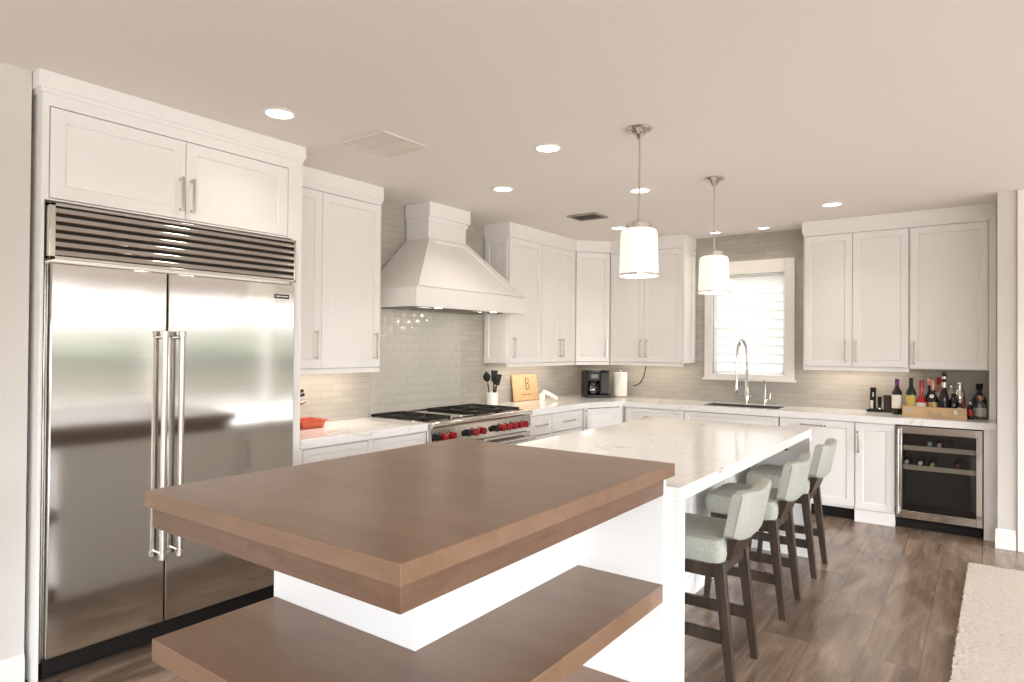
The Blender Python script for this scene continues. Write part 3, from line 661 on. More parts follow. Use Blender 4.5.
# framed front of the sloping face
def slope(u, t, off):                                          # u in 0..1 across, t up the face
    a_lo = H0 + .004 + (H1 - H0 - .008) * u; a_hi = C0 + (C1 - C0) * u
    a = a_lo + (a_hi - a_lo) * t; d = (HX - .004) + (CX - HX + .004) * t; z = hz1 + (hz2 - hz1) * t
    nx = (hz2 - hz1); nz = (HX - CX); l = math.hypot(nx, nz)
    return (a, d + off * nx / l, z + off * nz / l)
fm = MB(FA)
ring_o = [(0.002, .01), (.998, .01), (.998, .985), (.002, .985)]; ring_i = [(.088, .13), (.912, .13), (.86, .93), (.14, .93)]; ring_j = [(.095, .145), (.905, .145), (.85, .915), (.15, .915)]
fm.loops([[slope(u, t, .0005) for u, t in ring_o], [slope(u, t, .014) for u, t in ring_o], [slope(u, t, .014) for u, t in ring_i], [slope(u, t, .0012) for u, t in ring_j]], False)
fm.obj('front_frame', WHITE, hd)
MB(FA).box(C0, C1, .008, CX, hz2, 2.585).obj('chimney', WHITE, hd, .002)
MB(FA).box(C0 - .008, C1 + .014, .008, CX + .012, 2.565, 2.60).box(C0 - .016, C1 + .030, .008, CX + .030, 2.60, ZC - .001).obj('crown_molding', WHITE, hd, .003)
li = MB(FA).box(H0 + .0205, H1 - .0205, .02, HX - .0205, hz0 + .006, hz0 + .059); li.obj('hood_liner', STEEL, hd)
fl = MB(FA)
for k in range(4): fl.box(H0 + .10 + k * .31, H0 + .385 + k * .31, .12, .42, hz0 + .002, hz0 + .0055)
fl.obj('baffle_filters', mat('filter_dark', (.10, .095, .09), .35, .8), hd)
for y in (-3.16, -2.44):
    MB(FA).cyl((y, .50, hz0 + .002), (y, .50, hz0 + .0055), .03, seg=18).obj('lamp_lens', LENS, hd)
    arealight('hood_lamp', (.50, y, hz0 - .001), .05, .05, 3.2, (1, .90, .78), shape='DISK', rot=(0, math.radians(18), 0))

# under-cabinet strips
def strip(x, y, z, sx, sy, p): arealight('under_cabinet_light', (x, y, z), sx, sy, p * .72, (1, .85, .70))
strip(.16, -4.08, ZU0 - .006, .04, .85, 4.6)
strip(.16, -1.30, ZU0 - .006, .04, 1.1, 3.6)
strip(.33, -.30, ZU0 - .006, .25, .06, 1.6)
strip(1.0, -.16, ZU0 - .006, .75, .04, 2.2)
strip(3.07, -.16, ZU0 - .006, .75, .04, 3.2)

# ------------------------------------------------------------------ island
XL, XR, YN, YF, YP = 1.768, 2.977, -5.974, -4.3785, -4.45
isl = thing('kitchen_island', 'white kitchen island base with brown wooden shelves wrapping its open end', 'island', (2.4, -4.0, 0))
CXL, CXR, CYN = 1.777, 2.549, -5.488
MB().box(CXL, CXR, CYN, YP - .0005, 0, .896).obj('core', PANEL, isl, .002)
MB().box(CXL, 2.958, YP, -4.4285, 0, .967).obj('end_panel', PANEL, isl, .002)
def lshape(i, z0, z1): return MB().prism([(XL + i, YN + i), (XR - i, YN + i), (XR - i, YP - .0005), (CXR + .0005, YP - .0005), (CXR + .0005, CYN - .0005), (XL + i, CYN - .0005)], z0, z1)
lshape(.020, .4535, .526).obj('shelf', MAPLE, isl, .003)
lshape(.020, .0, .081).obj('base_shelf', MAPLE, isl, .003)
XI0, XI1, YW, YE = 1.7825, 3.019, -4.427, -1.8955
IB0, IB1 = 1.812, 2.60
MB().box(IB0, IB1, YW + .060, YE - .062, 0, .8715).obj('cabinet_base', PANEL, isl, .002)
FI = Matrix(((0, 1, 0, 0), (-1, 0, 0, 0), (0, 0, 1, 0), (0, 0, 0, 1)))   # faces +X, a = -y
for k in range(4):
    y1 = YE - .07 - k * .595; y0_ = y1 - .585
    MB(FI).door(-y1, -y0_, .09, .85, IB1 + .0003, IB1 + .018).obj('side_panel', PANEL, isl)
FJ = Matrix(((0, -1, 0, 0), (1, 0, 0, 0), (0, 0, 1, 0), (0, 0, 0, 1)))   # faces -X
for k in range(4):
    y1 = YE - .07 - k * .595; y0_ = y1 - .585
    o = MB(FJ).door(y0_, y1, .09, .85, -IB0 + .0003, -IB0 + .018).obj('cabinet_door', PANEL, isl)
    MB(FJ).pull(y0_ + .05, -IB0 + .018, .70, .2).obj('pull_handle', NICKEL, o, .0015)
wtop = thing('island_wood_top', 'thick brown stained wooden top on the near half of the island', 'countertop', (2.37, -5.2, .896))
MB().box(XL, XR, YN, YF, .968, 1.0207).obj('top_slab', MAPLE, wtop, .002)
MB().box(XL + .019, XR - .019, YN + .019, YP - .001, .8965, .968).box(XL + .06, XR - .06, -4.427, YF - .006, .9305, .968).obj('apron', MAPLE_E, wtop, .002)
iq = thing('island_countertop', 'white quartz waterfall countertop on the far half of the island', 'countertop', (2.4, -3.15, 0))
TH = .0578
MB().box(XI0, XI1, YW, YE, .93 - TH, .93).obj('slab', QUARTZ, iq, .0025)
MB().box(XI0, XI1, YW, YW + TH, 0, .93 - TH - .0003).obj('waterfall_side', QUARTZ, iq, .0025)
MB().box(XI0, XI1, YE - TH, YE, 0, .93 - TH - .0003).obj('waterfall_side', QUARTZ, iq, .0025)
ol = MB().box(2.83, 2.87, YE - TH - .006, YE - TH - .0003, .76, .83).obj('outlet', BLACK, iq, .002)

# ------------------------------------------------------------------ stools
def make_stool(loc, label):
    t = thing('counter_stool', label, 'stool', (0, 0, 0), 'counter stools along the island')
    W = STOOLWOOD; hy = .172
    for sy in (-1, 1):
        MB().bar((.205, sy * (hy + .008), 0), (.145, sy * hy, .545), .034, .030, .052, .040).obj('leg', W, t, .003)
        MB().bar((-.235, sy * (hy - .01), 0), (-.19, sy * (hy - .02), .50), .030, .028, .044, .036).obj('leg', W, t, .003)
        MB().box(-.215, .185, sy * .174 - .012, sy * .174 + .012, .185, .238).obj('stretcher', W, t, .002)
        MB().box(-.20, .13, sy * .172 - .014, sy * .172 + .014, .475, .535).obj('seat_rail', W, t, .002)
    MB().box(-.212, -.186, -.158, .158, .47, .53).obj('seat_rail', W, t, .002)
    MB().box(.128, .158, -.158, .158, .485, .54).obj('seat_rail', W, t, .002)
    MB().box(-.232, -.206, -.165, .165, .27, .315).obj('footrest', W, t, .002)
    # seat cushion: domed, rounded slab
    sc = MB(); rings = []
    for z, g in ((.536, -.012), (.545, .0), (.575, .008), (.615, .008), (.643, -.004), (.655, -.03)):
        ring = []
        for k in range(28):
            a = 2 * PI * k / 28; c_, s_ = math.cos(a), math.sin(a)
            q = .2
            ring.append((-.036 + (.197 + g) * (abs(c_) ** q) * (1 if c_ >= 0 else -1), (.200 + g) * (abs(s_) ** q) * (1 if s_ >= 0 else -1), z))
        rings.append(ring)
    rings.append([(-.036 + (p[0] + .036) * .5, p[1] * .5, .664) for p in rings[-1]])
    sc.loops(rings); sc.obj('seat', FABRIC, t, 0)
    # curved backrest
    bk = MB(); ns = 13; rings = []
    th, zb, zt = .076, .640, .888
    for i in range(ns):
        s = -1 + 2 * i / (ns - 1); y = .213 * s; xo = -.025 * s * s
        ztt = zt + .004 - .022 * (1 - s * s) + (-.010 if abs(s) > .95 else 0); zbb = zb + .03 * abs(s) ** 3
        ring = []
        ed = 1.0 if 0 < i < ns - 1 else .62
        for (w_, h_) in ((-.5, 0), (-.5, .10), (-.5, .5), (-.5, .90), (-.34, .975), (0, 1.0), (.34, .975), (.5, .90), (.5, .5), (.5, .10), (.34, .02), (-.34, .02)):
            z = zbb + (ztt - zbb) * (.5 + (h_ - .5) * (1 if ed == 1 else .93))
            lean = .216 + (z - zb) / (zt - zb) * .052
            ring.append((lean + xo + w_ * th * ed, y, z))
        rings.append(ring)
    bk.loops(rings); bo = bk.obj('backrest', FABRIC, t)
    for sy in (-1, 1):
        sp_ = []
        for h_ in (.06, .3, .5, .7, .94):
            z = zb + .03 + (zt - zb - .04) * h_
            sp_.append((.216 + (z - zb) / (zt - zb) * .052 - .025 + .018, sy * .2105, z))
        MB().tube(sp_, .0032, 6).obj('seam', SEAM, bo)
    # wooden back support between rear rail and backrest
    MB().hexa([(.150, -.13, .545), (.178, -.13, .545), (.178, .16, .545), (.150, .16, .545)], [(.194, -.15, .69), (.232, -.15, .69), (.232, .165, .69), (.194, .165, .69)]).obj('back_support', W, t, .003)
    t.location = loc
    return t
st1 = make_stool((2.925, -3.915, 0), 'pale green upholstered stool with dark legs nearest the wooden island top')
dup(st1, (2.925, -3.005, 0), 'pale green upholstered stool with dark legs in the middle of the three')
dup(st1, (2.925, -2.185, 0), 'pale green upholstered stool with dark legs farthest along, nearest the dishwasher')

# ------------------------------------------------------------------ pendants
def make_pendant(x, y, label):
    t = thing('pendant_lamp', label, 'pendant lamp', (x, y, ZC), 'pendant lamps above the island')
    MB().lathe((x, y, ZC), [(.066, -.001), (.070, -.006), (.064, -.016), (.04, -.026), (.022, -.045), (.012, -.062), (.006, -.064)], 28).obj('canopy', NICKEL, t)
    MB().cyl((x, y, ZC - .06), (x, y, 2.205), .0055, seg=10).obj('rod', NICKEL, t)
    MB().lathe((x, y, 0), [(.012, 2.222), (.014, 2.200), (.064, 2.197), (.069, 2.192), (.069, 2.166), (.064, 2.163)], 28).obj('cap', NICKEL, t)
    prof = [(.03, 2.162), (.080, 2.163), (.093, 2.156), (.100, 2.138), (.102, 2.10), (.104, 2.02), (.107, 1.94), (.107, 1.903), (.103, 1.903), (.103, 1.94), (.100, 2.02), (.097, 2.135), (.085, 2.154), (.03, 2.157)]
    MB().lathe((x, y, 0), prof, 36, False).obj('glass_shade', SHADE, t)
    MB().lathe((x, y, 0), [(.1065, 1.914), (.1085, 1.914), (.1085, 1.9035), (.1065, 1.9035)], 36, False).obj('rim_band', CHROME, t)
    MB().lathe((x, y, 0), [(.0, 2.050), (.022, 2.055), (.03, 2.075), (.026, 2.10), (.016, 2.125), (.016, 2.156)], 16, False).obj('bulb', LENS, t)
    l = bpy.data.lights.new('pendant_glow', 'POINT'); l.energy = 2.5; l.color = (1, .90, .78); l.shadow_soft_size = .06
    o = bpy.data.objects.new('pendant_glow', l); o.location = (x, y, 1.98); C.objects.link(o)
    return t
make_pendant(2.497, -3.716, 'white glass pendant lamp on a nickel rod, the nearer and larger looking one')
make_pendant(2.483, -2.444, 'white glass pendant lamp on a nickel rod in front of the window')

# ------------------------------------------------------------------ wine cooler
WX, WB0, WB1 = .605, 3.4285, 4.032
wc = thing('wine_cooler', 'under-counter wine cooler with steel framed glass door', 'wine cooler', ((WB0 + WB1) / 2, -.3, 0))
bd = MB(FB)
bd.box(WB0, WB1, .01, .03, .07, .868).box(WB0, WB0 + .025, .03, .55, .07, .868).box(WB1 - .025, WB1, .03, .55, .07, .868).box(WB0 + .025, WB1 - .025, .03, .55, .07, .10).box(WB0 + .025, WB1 - .025, .03, .55, .843, .868)
bd.obj('body', mat('cooler_liner_black', (.012, .012, .012), .5), wc)
MB(FB).box(WB0 + .01, WB1 - .01, .04, .575, 0, .068).obj('toe_kick', RUBBER, wc)
dr = MB(FB); z0_, z1_ = .085, .862; fwid = .045
dr.box(WB0 + .006, WB0 + fwid, .558, WX, z0_, z1_).box(WB1 - fwid, WB1 - .004, .558, WX, z0_, z1_).box(WB0 + fwid, WB1 - fwid, .558, WX, z0_, z0_ + .065).box(WB0 + fwid, WB1 - fwid, .558, WX, z1_ - .06, z1_)
wd = dr.obj('cooler_door', STEEL, wc, .002)
MB(FB).box(WB0 + fwid, WB1 - fwid, .575, .581, z0_ + .065, z1_ - .06).obj('door_glass', COOLGLASS, wd)
h = MB(FB).cyl((WB0 + .022, WX + .045, .13), (WB0 + .022, WX + .045, .84), .0105, seg=14)
for z in (.16, .81): h.cyl((WB0 + .022, WX, z), (WB0 + .022, WX + .045, z), .008, seg=10)
h.obj('door_handle', NICKEL, wd)
for z in (.655, .49):
    s = MB(FB).box(WB0 + .05, WB1 - .05, .535, .553, z, z + .040)
    s.obj('shelf_front', mat('shelf_bronze', (.42, .36, .30), .4, .5), wc, .002)
    w_ = MB(FB)
    for k in range(12): w_.cyl((WB0 + .06 + k * .044, .04, z + .015), (WB0 + .06 + k * .044, .535, z + .015), .003, seg=6)
    w_.obj('shelf_wires', CHROME, wc)
lying = [(3.668, .712, BLUECAP, 'dark bottle with pale blue foil end lying on the cooler top shelf'), (3.735, .708, GREYCAP, 'dark bottle with grey foil end right of the blue capped one in the cooler'),
         (3.80, .712, WINEB, 'dark bottle with black foil end on the right of the cooler top shelf'), (3.50, .545, GREYCAP, 'dark bottle with pale foil end on the far left of the cooler lower shelf'),
         (3.60, .545, CERAMIC, 'dark bottle with white foil end in the middle of the cooler lower shelf'), (3.685, .538, LIMECAP, 'dark bottle with lime green foil end on the cooler lower shelf'),
         (3.86, .545, PURPLE, 'dark bottle with dull red foil end on the right of the cooler lower shelf')]
for x, z, cm, lb in lying:
    b_ = thing('wine_bottle', lb, 'bottle', (x, -.3, z - .038), 'bottles in the wine cooler')
    M_ = Matrix(((1, 0, 0, x), (0, 0, -1, 0), (0, 1, 0, z), (0, 0, 0, 1)))
    MB(M_).lathe((0, 0, 0), [(.0, .20), (.030, .203), (.032, .21), (.032, .39), (.028, .42), (.015, .445), (.014, .49)], 14, False).obj('glass', GREENB, b_)
    MB(M_).lathe((0, 0, 0), [(.0150, .455), (.0155, .513), (.013, .516), (0, .516)], 14, False).obj('capsule', cm, b_)

# ------------------------------------------------------------------ bottles and bar things on the right counter
ZT = .9305
def bottle(name, label, x, y, prof, gm, caps=None, lab=None, z=ZT, cat='bottle', group='bottles on the right counter'):
    t = thing(name, label, cat, (x, y, z), group)
    MB().lathe((x, y, z), prof, 20, True).obj('glass', gm, t)
    if caps:
        r, a, b, m_ = caps; MB().lathe((x, y, z), [(r * .93, a), (r, a + .004), (r, b - .006), (r * .8, b)], 16).obj('capsule', m_, t)
    for l in (lab or []):
        r, a, b, m_ = l[:4]
        n = 14; ang0 = -PI / 2 - .15; hw = 1.25
        f = [[(x + (r + o_) * math.cos(ang0 - hw + 2 * hw * k / n), y + (r + o_) * math.sin(ang0 - hw + 2 * hw * k / n), z + zz) for k in range(n + 1)] for o_, zz in ((.0004, a), (.0014, a), (.0014, b), (.0004, b))]
        MB().loops(f, False, False).obj('label', m_, t)
    return t
def wine(h, r, neck=.0145, sh=.6): return [(r * .9, 0), (r, .006), (r, h * sh), (r * .85, h * (sh + .06)), (neck * 1.25, h * (sh + .16)), (neck, h * (sh + .2)), (neck, h - .012), (neck * 1.12, h - .012), (neck * 1.1, h)]
# crate
cx0, cx1, cy0, cy1 = 3.462, 3.922, -.415, -.10
cr_ = thing('wooden_crate', 'low pale wooden crate with metal handle holding wine bottles', 'crate', ((cx0 + cx1) / 2, (cy0 + cy1) / 2, ZT))
MB().box(cx0, cx1, cy0, cy0 + .014, ZT, ZT + .088).box(cx0, cx1, cy1 - .014, cy1, ZT, ZT + .088).box(cx0, cx0 + .014, cy0 + .014, cy1 - .014, ZT, ZT + .088).box(cx1 - .014, cx1, cy0 + .014, cy1 - .014, ZT, ZT + .088)\
    .box(cx0 + .014, cx1 - .014, cy0 + .014, cy1 - .014, ZT, ZT + .012).obj('box', CRATE, cr_, .002)
MB().tube([(3.655, cy0, ZT + .045), (3.655, cy0 - .022, ZT + .035), (3.675, cy0 - .026, ZT + .026), (3.715, cy0 - .026, ZT + .026), (3.735, cy0 - .022, ZT + .035), (3.735, cy0, ZT + .045)], .005, 8).obj('handle', NICKEL, cr_)
for xx in (3.515, 3.845): MB().box(xx - .014, xx + .014, cy0 - .005, cy0, ZT + .035, ZT + .072).obj('latch', NICKEL, cr_, .001)
zc_ = ZT + .0125
bottle('wine_bottle', 'red wine bottle with purple foil and white label left of the crate', 3.408, -.28, wine(.315, .040), WINEB, (.0165, .255, .317, PURPLE), [(.040, .055, .175, LABELW)])
b2 = bottle('wine_bottle', 'dark wine bottle with yellow house-shaped label at the crate left end', 3.517, -.30, wine(.315, .0385), GREENB, (.016, .25, .317, BLACK), [(.0385, .04, .165, LABELY)], zc_)
bottle('champagne_bottle', 'bright red sparkling wine bottle with cream label in the crate', 3.595, -.31, wine(.30, .0405, .0135, .36), REDB, (.016, .235, .302, REDF), [(.0405, .05, .105, LABELW)], zc_)
bottle('champagne_bottle', 'dark bottle with copper foil just behind the red bottle', 3.648, -.175, wine(.32, .040, .015, .5), WINEB, (.017, .25, .322, PINKF), None, zc_)
b4 = bottle('champagne_bottle', 'dark bottle with pink foil neck and gold label in the crate', 3.681, -.31, wine(.31, .0425, .0145, .42), WINEB, (.0165, .215, .312, PINKF), [(.0425, .03, .115, LABELG)], zc_)
MB(FB).cyl((3.679 - .006, .31 + .0355, zc_ + .165), (3.679 - .006, .31 + .0385, zc_ + .165), .017, seg=18).obj('emblem', LABELW, b4)
bottle('liqueur_bottle', 'pink bottle with red cap behind the tall black bottle', 3.722, -.17, [(.03, 0), (.032, .01), (.032, .2), (.014, .24), (.013, .27)], mat('rose_liqueur', (.55, .25, .2), .15), (.024, .262, .325, REDF), [(.032, .09, .19, LABELW)], zc_)
bottle('wine_bottle', 'tallest black slender wine bottle with silver top in the crate', 3.761, -.345, wine(.375, .037, .0155, .42), WINEB, (.017, .30, .378, BLACK), [(.0215, .245, .29, SILVER), (.017, .318, .34, SILVER)], zc_)
bottle('liquor_bottle', 'clear square-shouldered bottle with white label behind the tall black bottle', 3.806, -.165, [(.036, 0), (.038, .01), (.038, .19), (.016, .215), (.015, .24)], mat('frosted_glass', (.6, .58, .54), .3), (.018, .235, .262, SILVER), [(.038, .07, .185, LABELW)], zc_)
bottle('liquor_bottle', 'short round black bottle at the crate right end', 3.828, -.305, [(.034, 0), (.038, .01), (.038, .12), (.028, .15), (.016, .165), (.016, .18)], WINEB, (.018, .172, .195, BLACK), None, zc_)
bottle('cocktail_shaker', 'small silver cocktail shaker with ball top behind the crate end', 3.868, -.215, [(.03, 0), (.036, .06), (.04, .15), (.036, .19), (.022, .215), (.024, .235), (.022, .26), (.01, .27)], SILVER, (.02, .262, .295, SILVER), None, zc_, 'shaker')
k_ = 0
for x, y, z, m_, lb in ((3.876, -.375, zc_, WINEB, 'tiny dark bottle with pale cap at the crate front right corner'), (3.90, -.30, zc_, REDB, 'tiny bottle with red label at the crate right end'), (3.945, -.345, ZT, WINEB, 'small dark bottle standing just right of the crate')):
    bottle('miniature_bottle', lb, x if k_ != 1 else 3.886, y, [(.02, 0), (.021, .005), (.021, .09), (.009, .11), (.009, .13)], m_, (.0105, .122, .145, GREYCAP if k_ != 1 else REDF), [(.021, .03, .08, LABELW if k_ == 0 else REDF)], z); k_ += 1
bottle('liquor_bottle', 'dark teal bottle with black stopper in the back right corner', 4.005, -.12, [(.05, 0), (.054, .01), (.054, .15), (.035, .19), (.017, .215), (.016, .245)], TEAL, (.026, .242, .29, BLACK), None)
dct = bottle('decanter', 'squat clear decanter with copper stopper at the counter end', 4.012, -.285, [(.038, 0), (.044, .008), (.046, .10), (.038, .125), (.016, .142), (.018, .16)], CLEAR, (.024, .162, .20, COPPER), [(.046, .025, .095, mat('grey_label', (.42, .42, .38), .5))])
MB().lathe((4.012, -.285, ZT), [(.03, .006), (.04, .012), (.042, .075), (.0, .076)], 18, False).obj('spirit', mat('amber_spirit', (.12, .05, .02), .1), dct)
# wine tools on a black tray and the brown canister
tr = MB().box(3.155, 3.285, -.19, -.07, ZT, ZT + .008).box(3.155, 3.285, -.19, -.184, ZT + .008, ZT + .022).box(3.155, 3.285, -.076, -.07, ZT + .008, ZT + .022).box(3.155, 3.161, -.184, -.076, ZT + .008, ZT + .022).box(3.279, 3.285, -.184, -.076, ZT + .008, ZT + .022)
tag(tr.obj('tray', BLACK, None, .002), 'small black tray under the bottle opener set', 'tray')
op = thing('electric_corkscrew', 'tall black electric corkscrew with white panel standing on the black tray', 'corkscrew', (3.200, -.13, ZT + .0085))
MB().box(3.176, 3.224, -.155, -.105, ZT + .0085, ZT + .10).hexa([(3.176, -.155, ZT + .10), (3.224, -.155, ZT + .10), (3.224, -.105, ZT + .10), (3.176, -.105, ZT + .10)], [(3.180, -.16, ZT + .225), (3.228, -.16, ZT + .225), (3.228, -.11, ZT + .225), (3.180, -.11, ZT + .225)]).obj('body', BLACK, op, .006)
MB().box(3.183, 3.205, -.1575, -.155, ZT + .03, ZT + .105).obj('panel', LABELW, op)
MB().box(3.20, 3.21, -.1625, -.157, ZT + .14, ZT + .18).obj('button', SILVER, op)
fs = thing('wine_stopper', 'short black wine stopper beside the electric corkscrew on the tray', 'stopper', (3.255, -.13, ZT + .0085))
MB().lathe((3.255, -.13, ZT + .0085), [(.016, 0), (.018, .02), (.012, .05), (.016, .07), (.017, .125), (.012, .132)], 16).obj('body', BLACK, fs)
MB().lathe((3.255, -.13, ZT + .0085), [(.0185, .012), (.019, .022), (.0175, .03)], 16, False).obj('ring', SILVER, fs)
tag(MB().lathe((3.33, -.14, ZT), [(.040, 0), (.042, .004), (.042, .135), (.044, .135), (.044, .155), (.04, .158)], 26).obj('canister', BROWNBOX, None), 'dark brown leather canister between the opener tray and the purple foil bottle', 'canister')

# ------------------------------------------------------------------ left counters: crock, board, coffee maker, towel, knives, dish
crx, cry = .115, -1.95
tag(MB().lathe((crx, cry, ZT), [(.052, 0), (.056, .004), (.058, .125), (.056, .13), (.052, .126), (.05, .01), (0, .009)], 28, False).obj('utensil_crock', CERAMIC, None), 'white ceramic crock of black utensils right of the range', 'crock')
def utensil(name, label, dx, dy, top, kind):
    base = Vector((crx + dx * .25, cry + dy * .25, ZT + .012)); tip = Vector((crx + dx, cry + dy, ZT + top)); d = (tip - base).normalized()
    t = thing(name, label, 'utensil', base, 'black utensils in the crock')
    MB().tube([base, base.lerp(tip, .7)], .006, 8).obj('handle', TOOLG, t)
    s = d.cross(Vector((.6, -.8, 0))).normalized(); n_ = d.cross(s)
    p = base.lerp(tip, .68)
    if kind == 'spoon':
        rings = []
        for k in range(8):
            u = k / 7; r = .034 * math.sin(PI * (.08 + .90 * u)) + .004
            c_ = p + d * (.02 + .10 * u)
            rings.append([c_ + s * r * math.cos(q * PI / 5) + n_ * .008 * math.sin(q * PI / 5) for q in range(10)])
        MB().loops(rings).obj('bowl', TOOLG, t)
    elif kind == 'spatula':
        a = [p + s * .026, p - s * .026, p - s * .034 + d * .11, p + s * .034 + d * .11]
        MB().hexa([q + n_ * .003 for q in a], [q - n_ * .003 for q in a]).obj('blade', TOOLG, t)
    else:
        for k in range(4):
            an = PI * k / 4; e1 = s * math.cos(an) + n_ * math.sin(an)
            MB().tube([p + d * .13 * u + e1 * .03 * math.sin(PI * u) for u in [q / 8 for q in range(9)]] + [p + d * .13 * u - e1 * .03 * math.sin(PI * u) for u in [1 - q / 8 for q in range(9)]], .0018, 5).obj('wire', TOOLG, t)
utensil('serving_spoon', 'black serving spoon leaning left in the white crock', -.02, -.07, .31, 'spoon')
utensil('spatula', 'black spatula standing tallest in the white crock', .0, .03, .34, 'spatula')
utensil('ladle', 'black spoon leaning to the front in the white crock', .06, -.02, .27, 'spoon')
utensil('turner', 'black slotted turner leaning right in the white crock', .015, .075, .285, 'spatula')

bt = thing('cutting_board', 'engraved wooden cutting board leaning on the tiled wall', 'cutting board', (.06, -1.27, ZT))
BY0, BY1 = -1.50, -1.05
tilt = Matrix.Translation((.066, 0, ZT + .004)) @ Matrix.Rotation(-.13, 4, 'Y') @ FA       # (a,d,z): leans back on the wall
MB(tilt).box(BY0, BY1, -.02, 0, 0, .28).obj('board', BOARD, bt, .004, 3)
bl = MB(tilt); ex = .0012; bx, bz, bh = -1.285, .115, .125
def gl(a0, a1, z0, z1): bl.box(bx + a0, bx + a1, .0002, ex, bz + z0, bz + z1)
gl(.008, .022, 0, bh); gl(0, .045, 0, .007); gl(0, .045, bh - .007, bh); gl(.02, .045, bh * .53 - .003, bh * .53 + .004)
for zc0, zc1, rx in ((0, bh * .53, .036), (bh * .53, bh, .030)):
    zm, rz = (zc0 + zc1) / 2, (zc1 - zc0) / 2; n = 12
    R_ = []
    for k in range(n + 1):
        a = -PI / 2 + PI * k / n
        R_.append([(bx + .042 + rx * math.cos(a), dd, bz + zm + rz * math.sin(a)) for dd in (.0002, ex)] + [(bx + .042 + (rx - .012) * math.cos(a), dd, bz + zm + (rz - .006) * math.sin(a)) for dd in (ex, .0002)])
    bl.loops(R_)
for k in range(7): bl.box(-1.36 + k * .027, -1.36 + k * .027 + .018, .0002, ex, .06, .068)
bl.obj('engraving', BURN, bt)

wo = thing('white_ornament', 'small white slanted ornament standing beside the engraved board', 'ornament', (.20, -1.13, ZT))
MB().lathe((.19, -1.17, ZT), [(.028, 0), (.032, .01), (.032, .055), (.026, .075), (.012, .085)], 20).obj('base', CERAMIC, wo)
MB().tube([(.195, -1.165, ZT + .105), (.215, -1.15, ZT + .094), (.315, -1.078, ZT + .03), (.325, -1.07, ZT + .024)], [.014, .023, .023, .014], 14).obj('arm', CERAMIC, wo)

# coffee maker, turned towards the island
ca = -.62
MC = Matrix.Translation((.375, -.315, ZT)) @ Matrix.Rotation(PI / 4 + .05, 4, 'Z')        # local -y faces the room
cm = thing('coffee_maker', 'black drip coffee maker with glass carafe in the corner', 'coffee maker', (.375, -.315, ZT))
MB(MC).box(-.145, .145, -.13, .11, 0, .035).box(-.145, .145, .02, .11, .035, .30).box(-.145, -.128, -.10, .02, .035, .30).box(.02, .145, -.06, .02, .035, .30).obj('body', BLACK, cm, .008, 3)
MB(MC).box(-.143, .015, -.125, .018, .195, .305).obj('brew_head', BLACK, cm, .008, 3)
MB(MC).box(-.10, -.015, -.128, -.1255, .225, .27).obj('display_panel', mat('grey_display', (.16, .16, .16), .2), cm)
MB(MC).box(.03, .135, -.085, -.058, .05, .29).obj('water_tank', mat('smoky_tank', (.05, .05, .052), .08, spec=.3), cm, .006)
MB(MC).box(-.14, .143, -.10, .10, .306, .318).obj('lid', mat('dark_lid', (.05, .048, .045), .2), cm, .004)
cf = MB(MC).lathe((-.062, -.055, .037), [(.048, 0), (.056, .02), (.058, .06), (.05, .095), (.038, .115), (.042, .135)], 24, False); cf = cf.obj('carafe', CLEAR, cm)
MB(MC).lathe((-.062, -.055, .038), [(.046, .001), (.053, .02), (.054, .045), (0, .046)], 20, False).obj('coffee', mat('coffee_liquid', (.03, .015, .008), .1), cf)
MB(MC).lathe((-.062, -.055, .037), [(.044, .128), (.046, .15), (0, .152)], 20, False).obj('carafe_lid', BLACK, cf)
MB(MC).tube([(-.03, -.10, .155), (-.02, -.125, .14), (-.02, -.125, .07), (-.03, -.105, .06)], .007, 8).obj('carafe_handle', BLACK, cf)
pt = thing('paper_towel_roll', 'white paper towel roll standing right of the coffee maker', 'paper towel', (.615, -.16, ZT))
MB().lathe((.615, -.16, ZT), [(.082, 0), (.085, .004), (.085, .012), (.07, .016)], 28).obj('holder_base', NICKEL, pt)
MB().lathe((.615, -.16, ZT), [(.02, .017), (.076, .018), (.077, .022), (.077, .285), (.075, .289), (.02, .29)], 32).obj('paper_roll', PAPER, pt)
MB().lathe((.615, -.16, ZT), [(.008, .29), (.008, .31), (.012, .315), (.0, .325)], 14, False).obj('rod_tip', NICKEL, pt)
tag(MB().tube([(.90, -.07, ZU0 - .001), (.885, -.065, 1.27), (.86, -.055, 1.18), (.81, -.04, 1.10), (.75, -.025, 1.07), (.71, -.012, 1.065)], .006, 8).obj('power_cord', BLACK, None), 'black cord hanging below the wall cabinet beside the paper towel', 'cord')

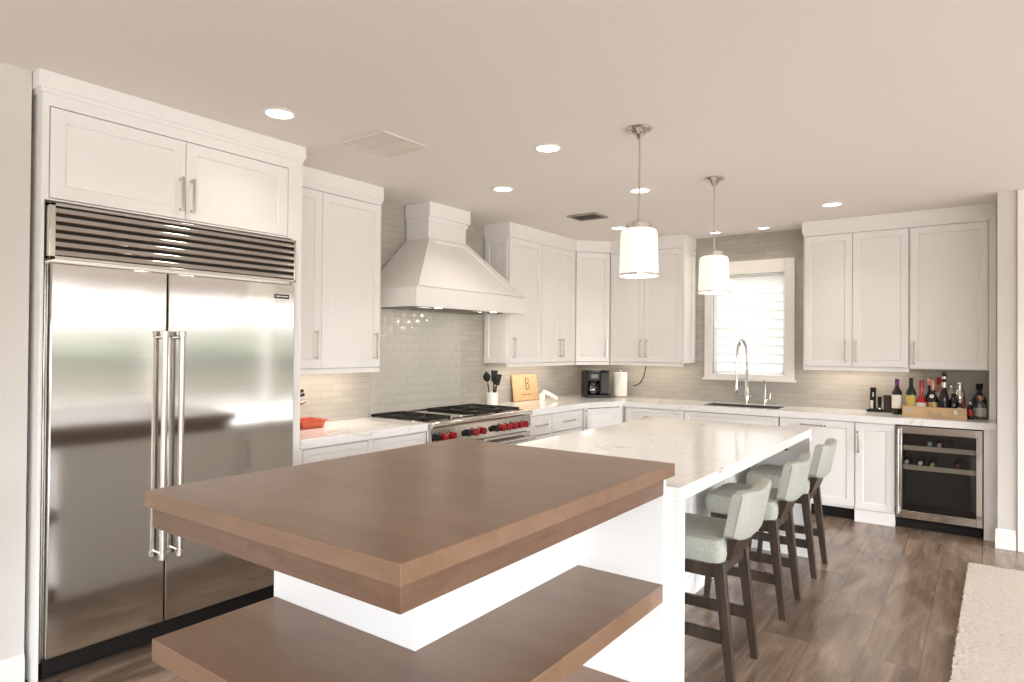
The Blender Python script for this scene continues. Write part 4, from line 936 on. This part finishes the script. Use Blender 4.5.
kb = thing('knife_block', 'knife block with black handles beside the refrigerator panel', 'knife block', (.17, -4.34, ZT))
MK = Matrix.Translation((.16, -4.46, ZT)) @ Matrix.Rotation(PI / 2, 4, 'Z')
MB().hexa([(.11, -4.52, ZT), (.21, -4.52, ZT), (.21, -4.36, ZT), (.11, -4.36, ZT)], [(.11, -4.42, ZT + .24), (.21, -4.42, ZT + .24), (.21, -4.305, ZT + .17), (.11, -4.305, ZT + .17)]).obj('block', mat('dark_block_wood', (.09, .05, .03), .4), kb, .004)
tag(kb, 'knife block with black handled knives half hidden behind the refrigerator panel', 'knife block')
for i, (xx, p0, p1, m_) in enumerate(((.135, (-4.36, .225), (-4.225, .285), BLACK), (.160, (-4.335, .208), (-4.185, .262), BLACK), (.185, (-4.325, .195), (-4.195, .235), BLACK), (.160, (-4.30, .146), (-4.165, .178), STEEL))):
    kt = thing('knife', ('black knife handle highest in the knife block', 'black knife handle second from the top of the block', 'black knife handle third from the top of the block', 'steel handled knife lowest in the knife block')[i], 'knife', (xx, p0[0], ZT + p0[1]), 'knives in the block')
    MB().tube([(xx, p0[0], ZT + p0[1]), (xx, (p0[0] + p1[0]) / 2, ZT + (p0[1] + p1[1]) / 2 + .004), (xx, p1[0], ZT + p1[1])], [.009, .012, .013], 8).obj('handle', m_, kt, .002)
ds = thing('baking_dish', 'orange-red rectangular baking dish on the counter beside the refrigerator', 'baking dish', (.17, -4.155, ZT))
MB().loops([[(.17 + sx * a, -4.165 + sy * b, ZT + z) for sx, sy in ((-1, -1), (1, -1), (1, 1), (-1, 1))] for a, b, z in ((.085, .085, 0), (.095, .10, .048), (.105, .115, .05), (.105, .115, .058), (.092, .098, .056), (.08, .08, .012))], True).obj('dish', ORANGE, ds, .006, 3)
MB().box(.14, .20, -4.0498, -4.025, ZT + .045, ZT + .057).obj('handle', ORANGE, ds, .004)

# ------------------------------------------------------------------ rug
rx0, rx1, ry0, ry1 = 3.945, 6.1, -5.2, -1.405
nx, ny = 120, 230
rb = MB(); vs = []
rnd = random.Random(3)
for j in range(ny + 1):
    for i in range(nx + 1):
        x = rx0 + (rx1 - rx0) * (i / nx) ** 1.35; y = ry1 + (ry0 - ry1) * (j / ny) ** 1.2
        e = min(i, j, nx - i, ny - j)
        z = .004 if e == 0 else .014 + rnd.random() * .003
        sk_ = (y - ry1) * .018
        vs.append(rb.v((x + sk_ + rnd.uniform(-.005, .005), y + rnd.uniform(-.005, .005), z)))
for j in range(ny):
    for i in range(nx):
        a = j * (nx + 1) + i; rb.f([vs[a], vs[a + 1], vs[a + nx + 2], vs[a + nx + 1]])
tag(rb.obj('rug', RUGM, None), 'cream shaggy rug on the wood-look floor at the right', 'rug')
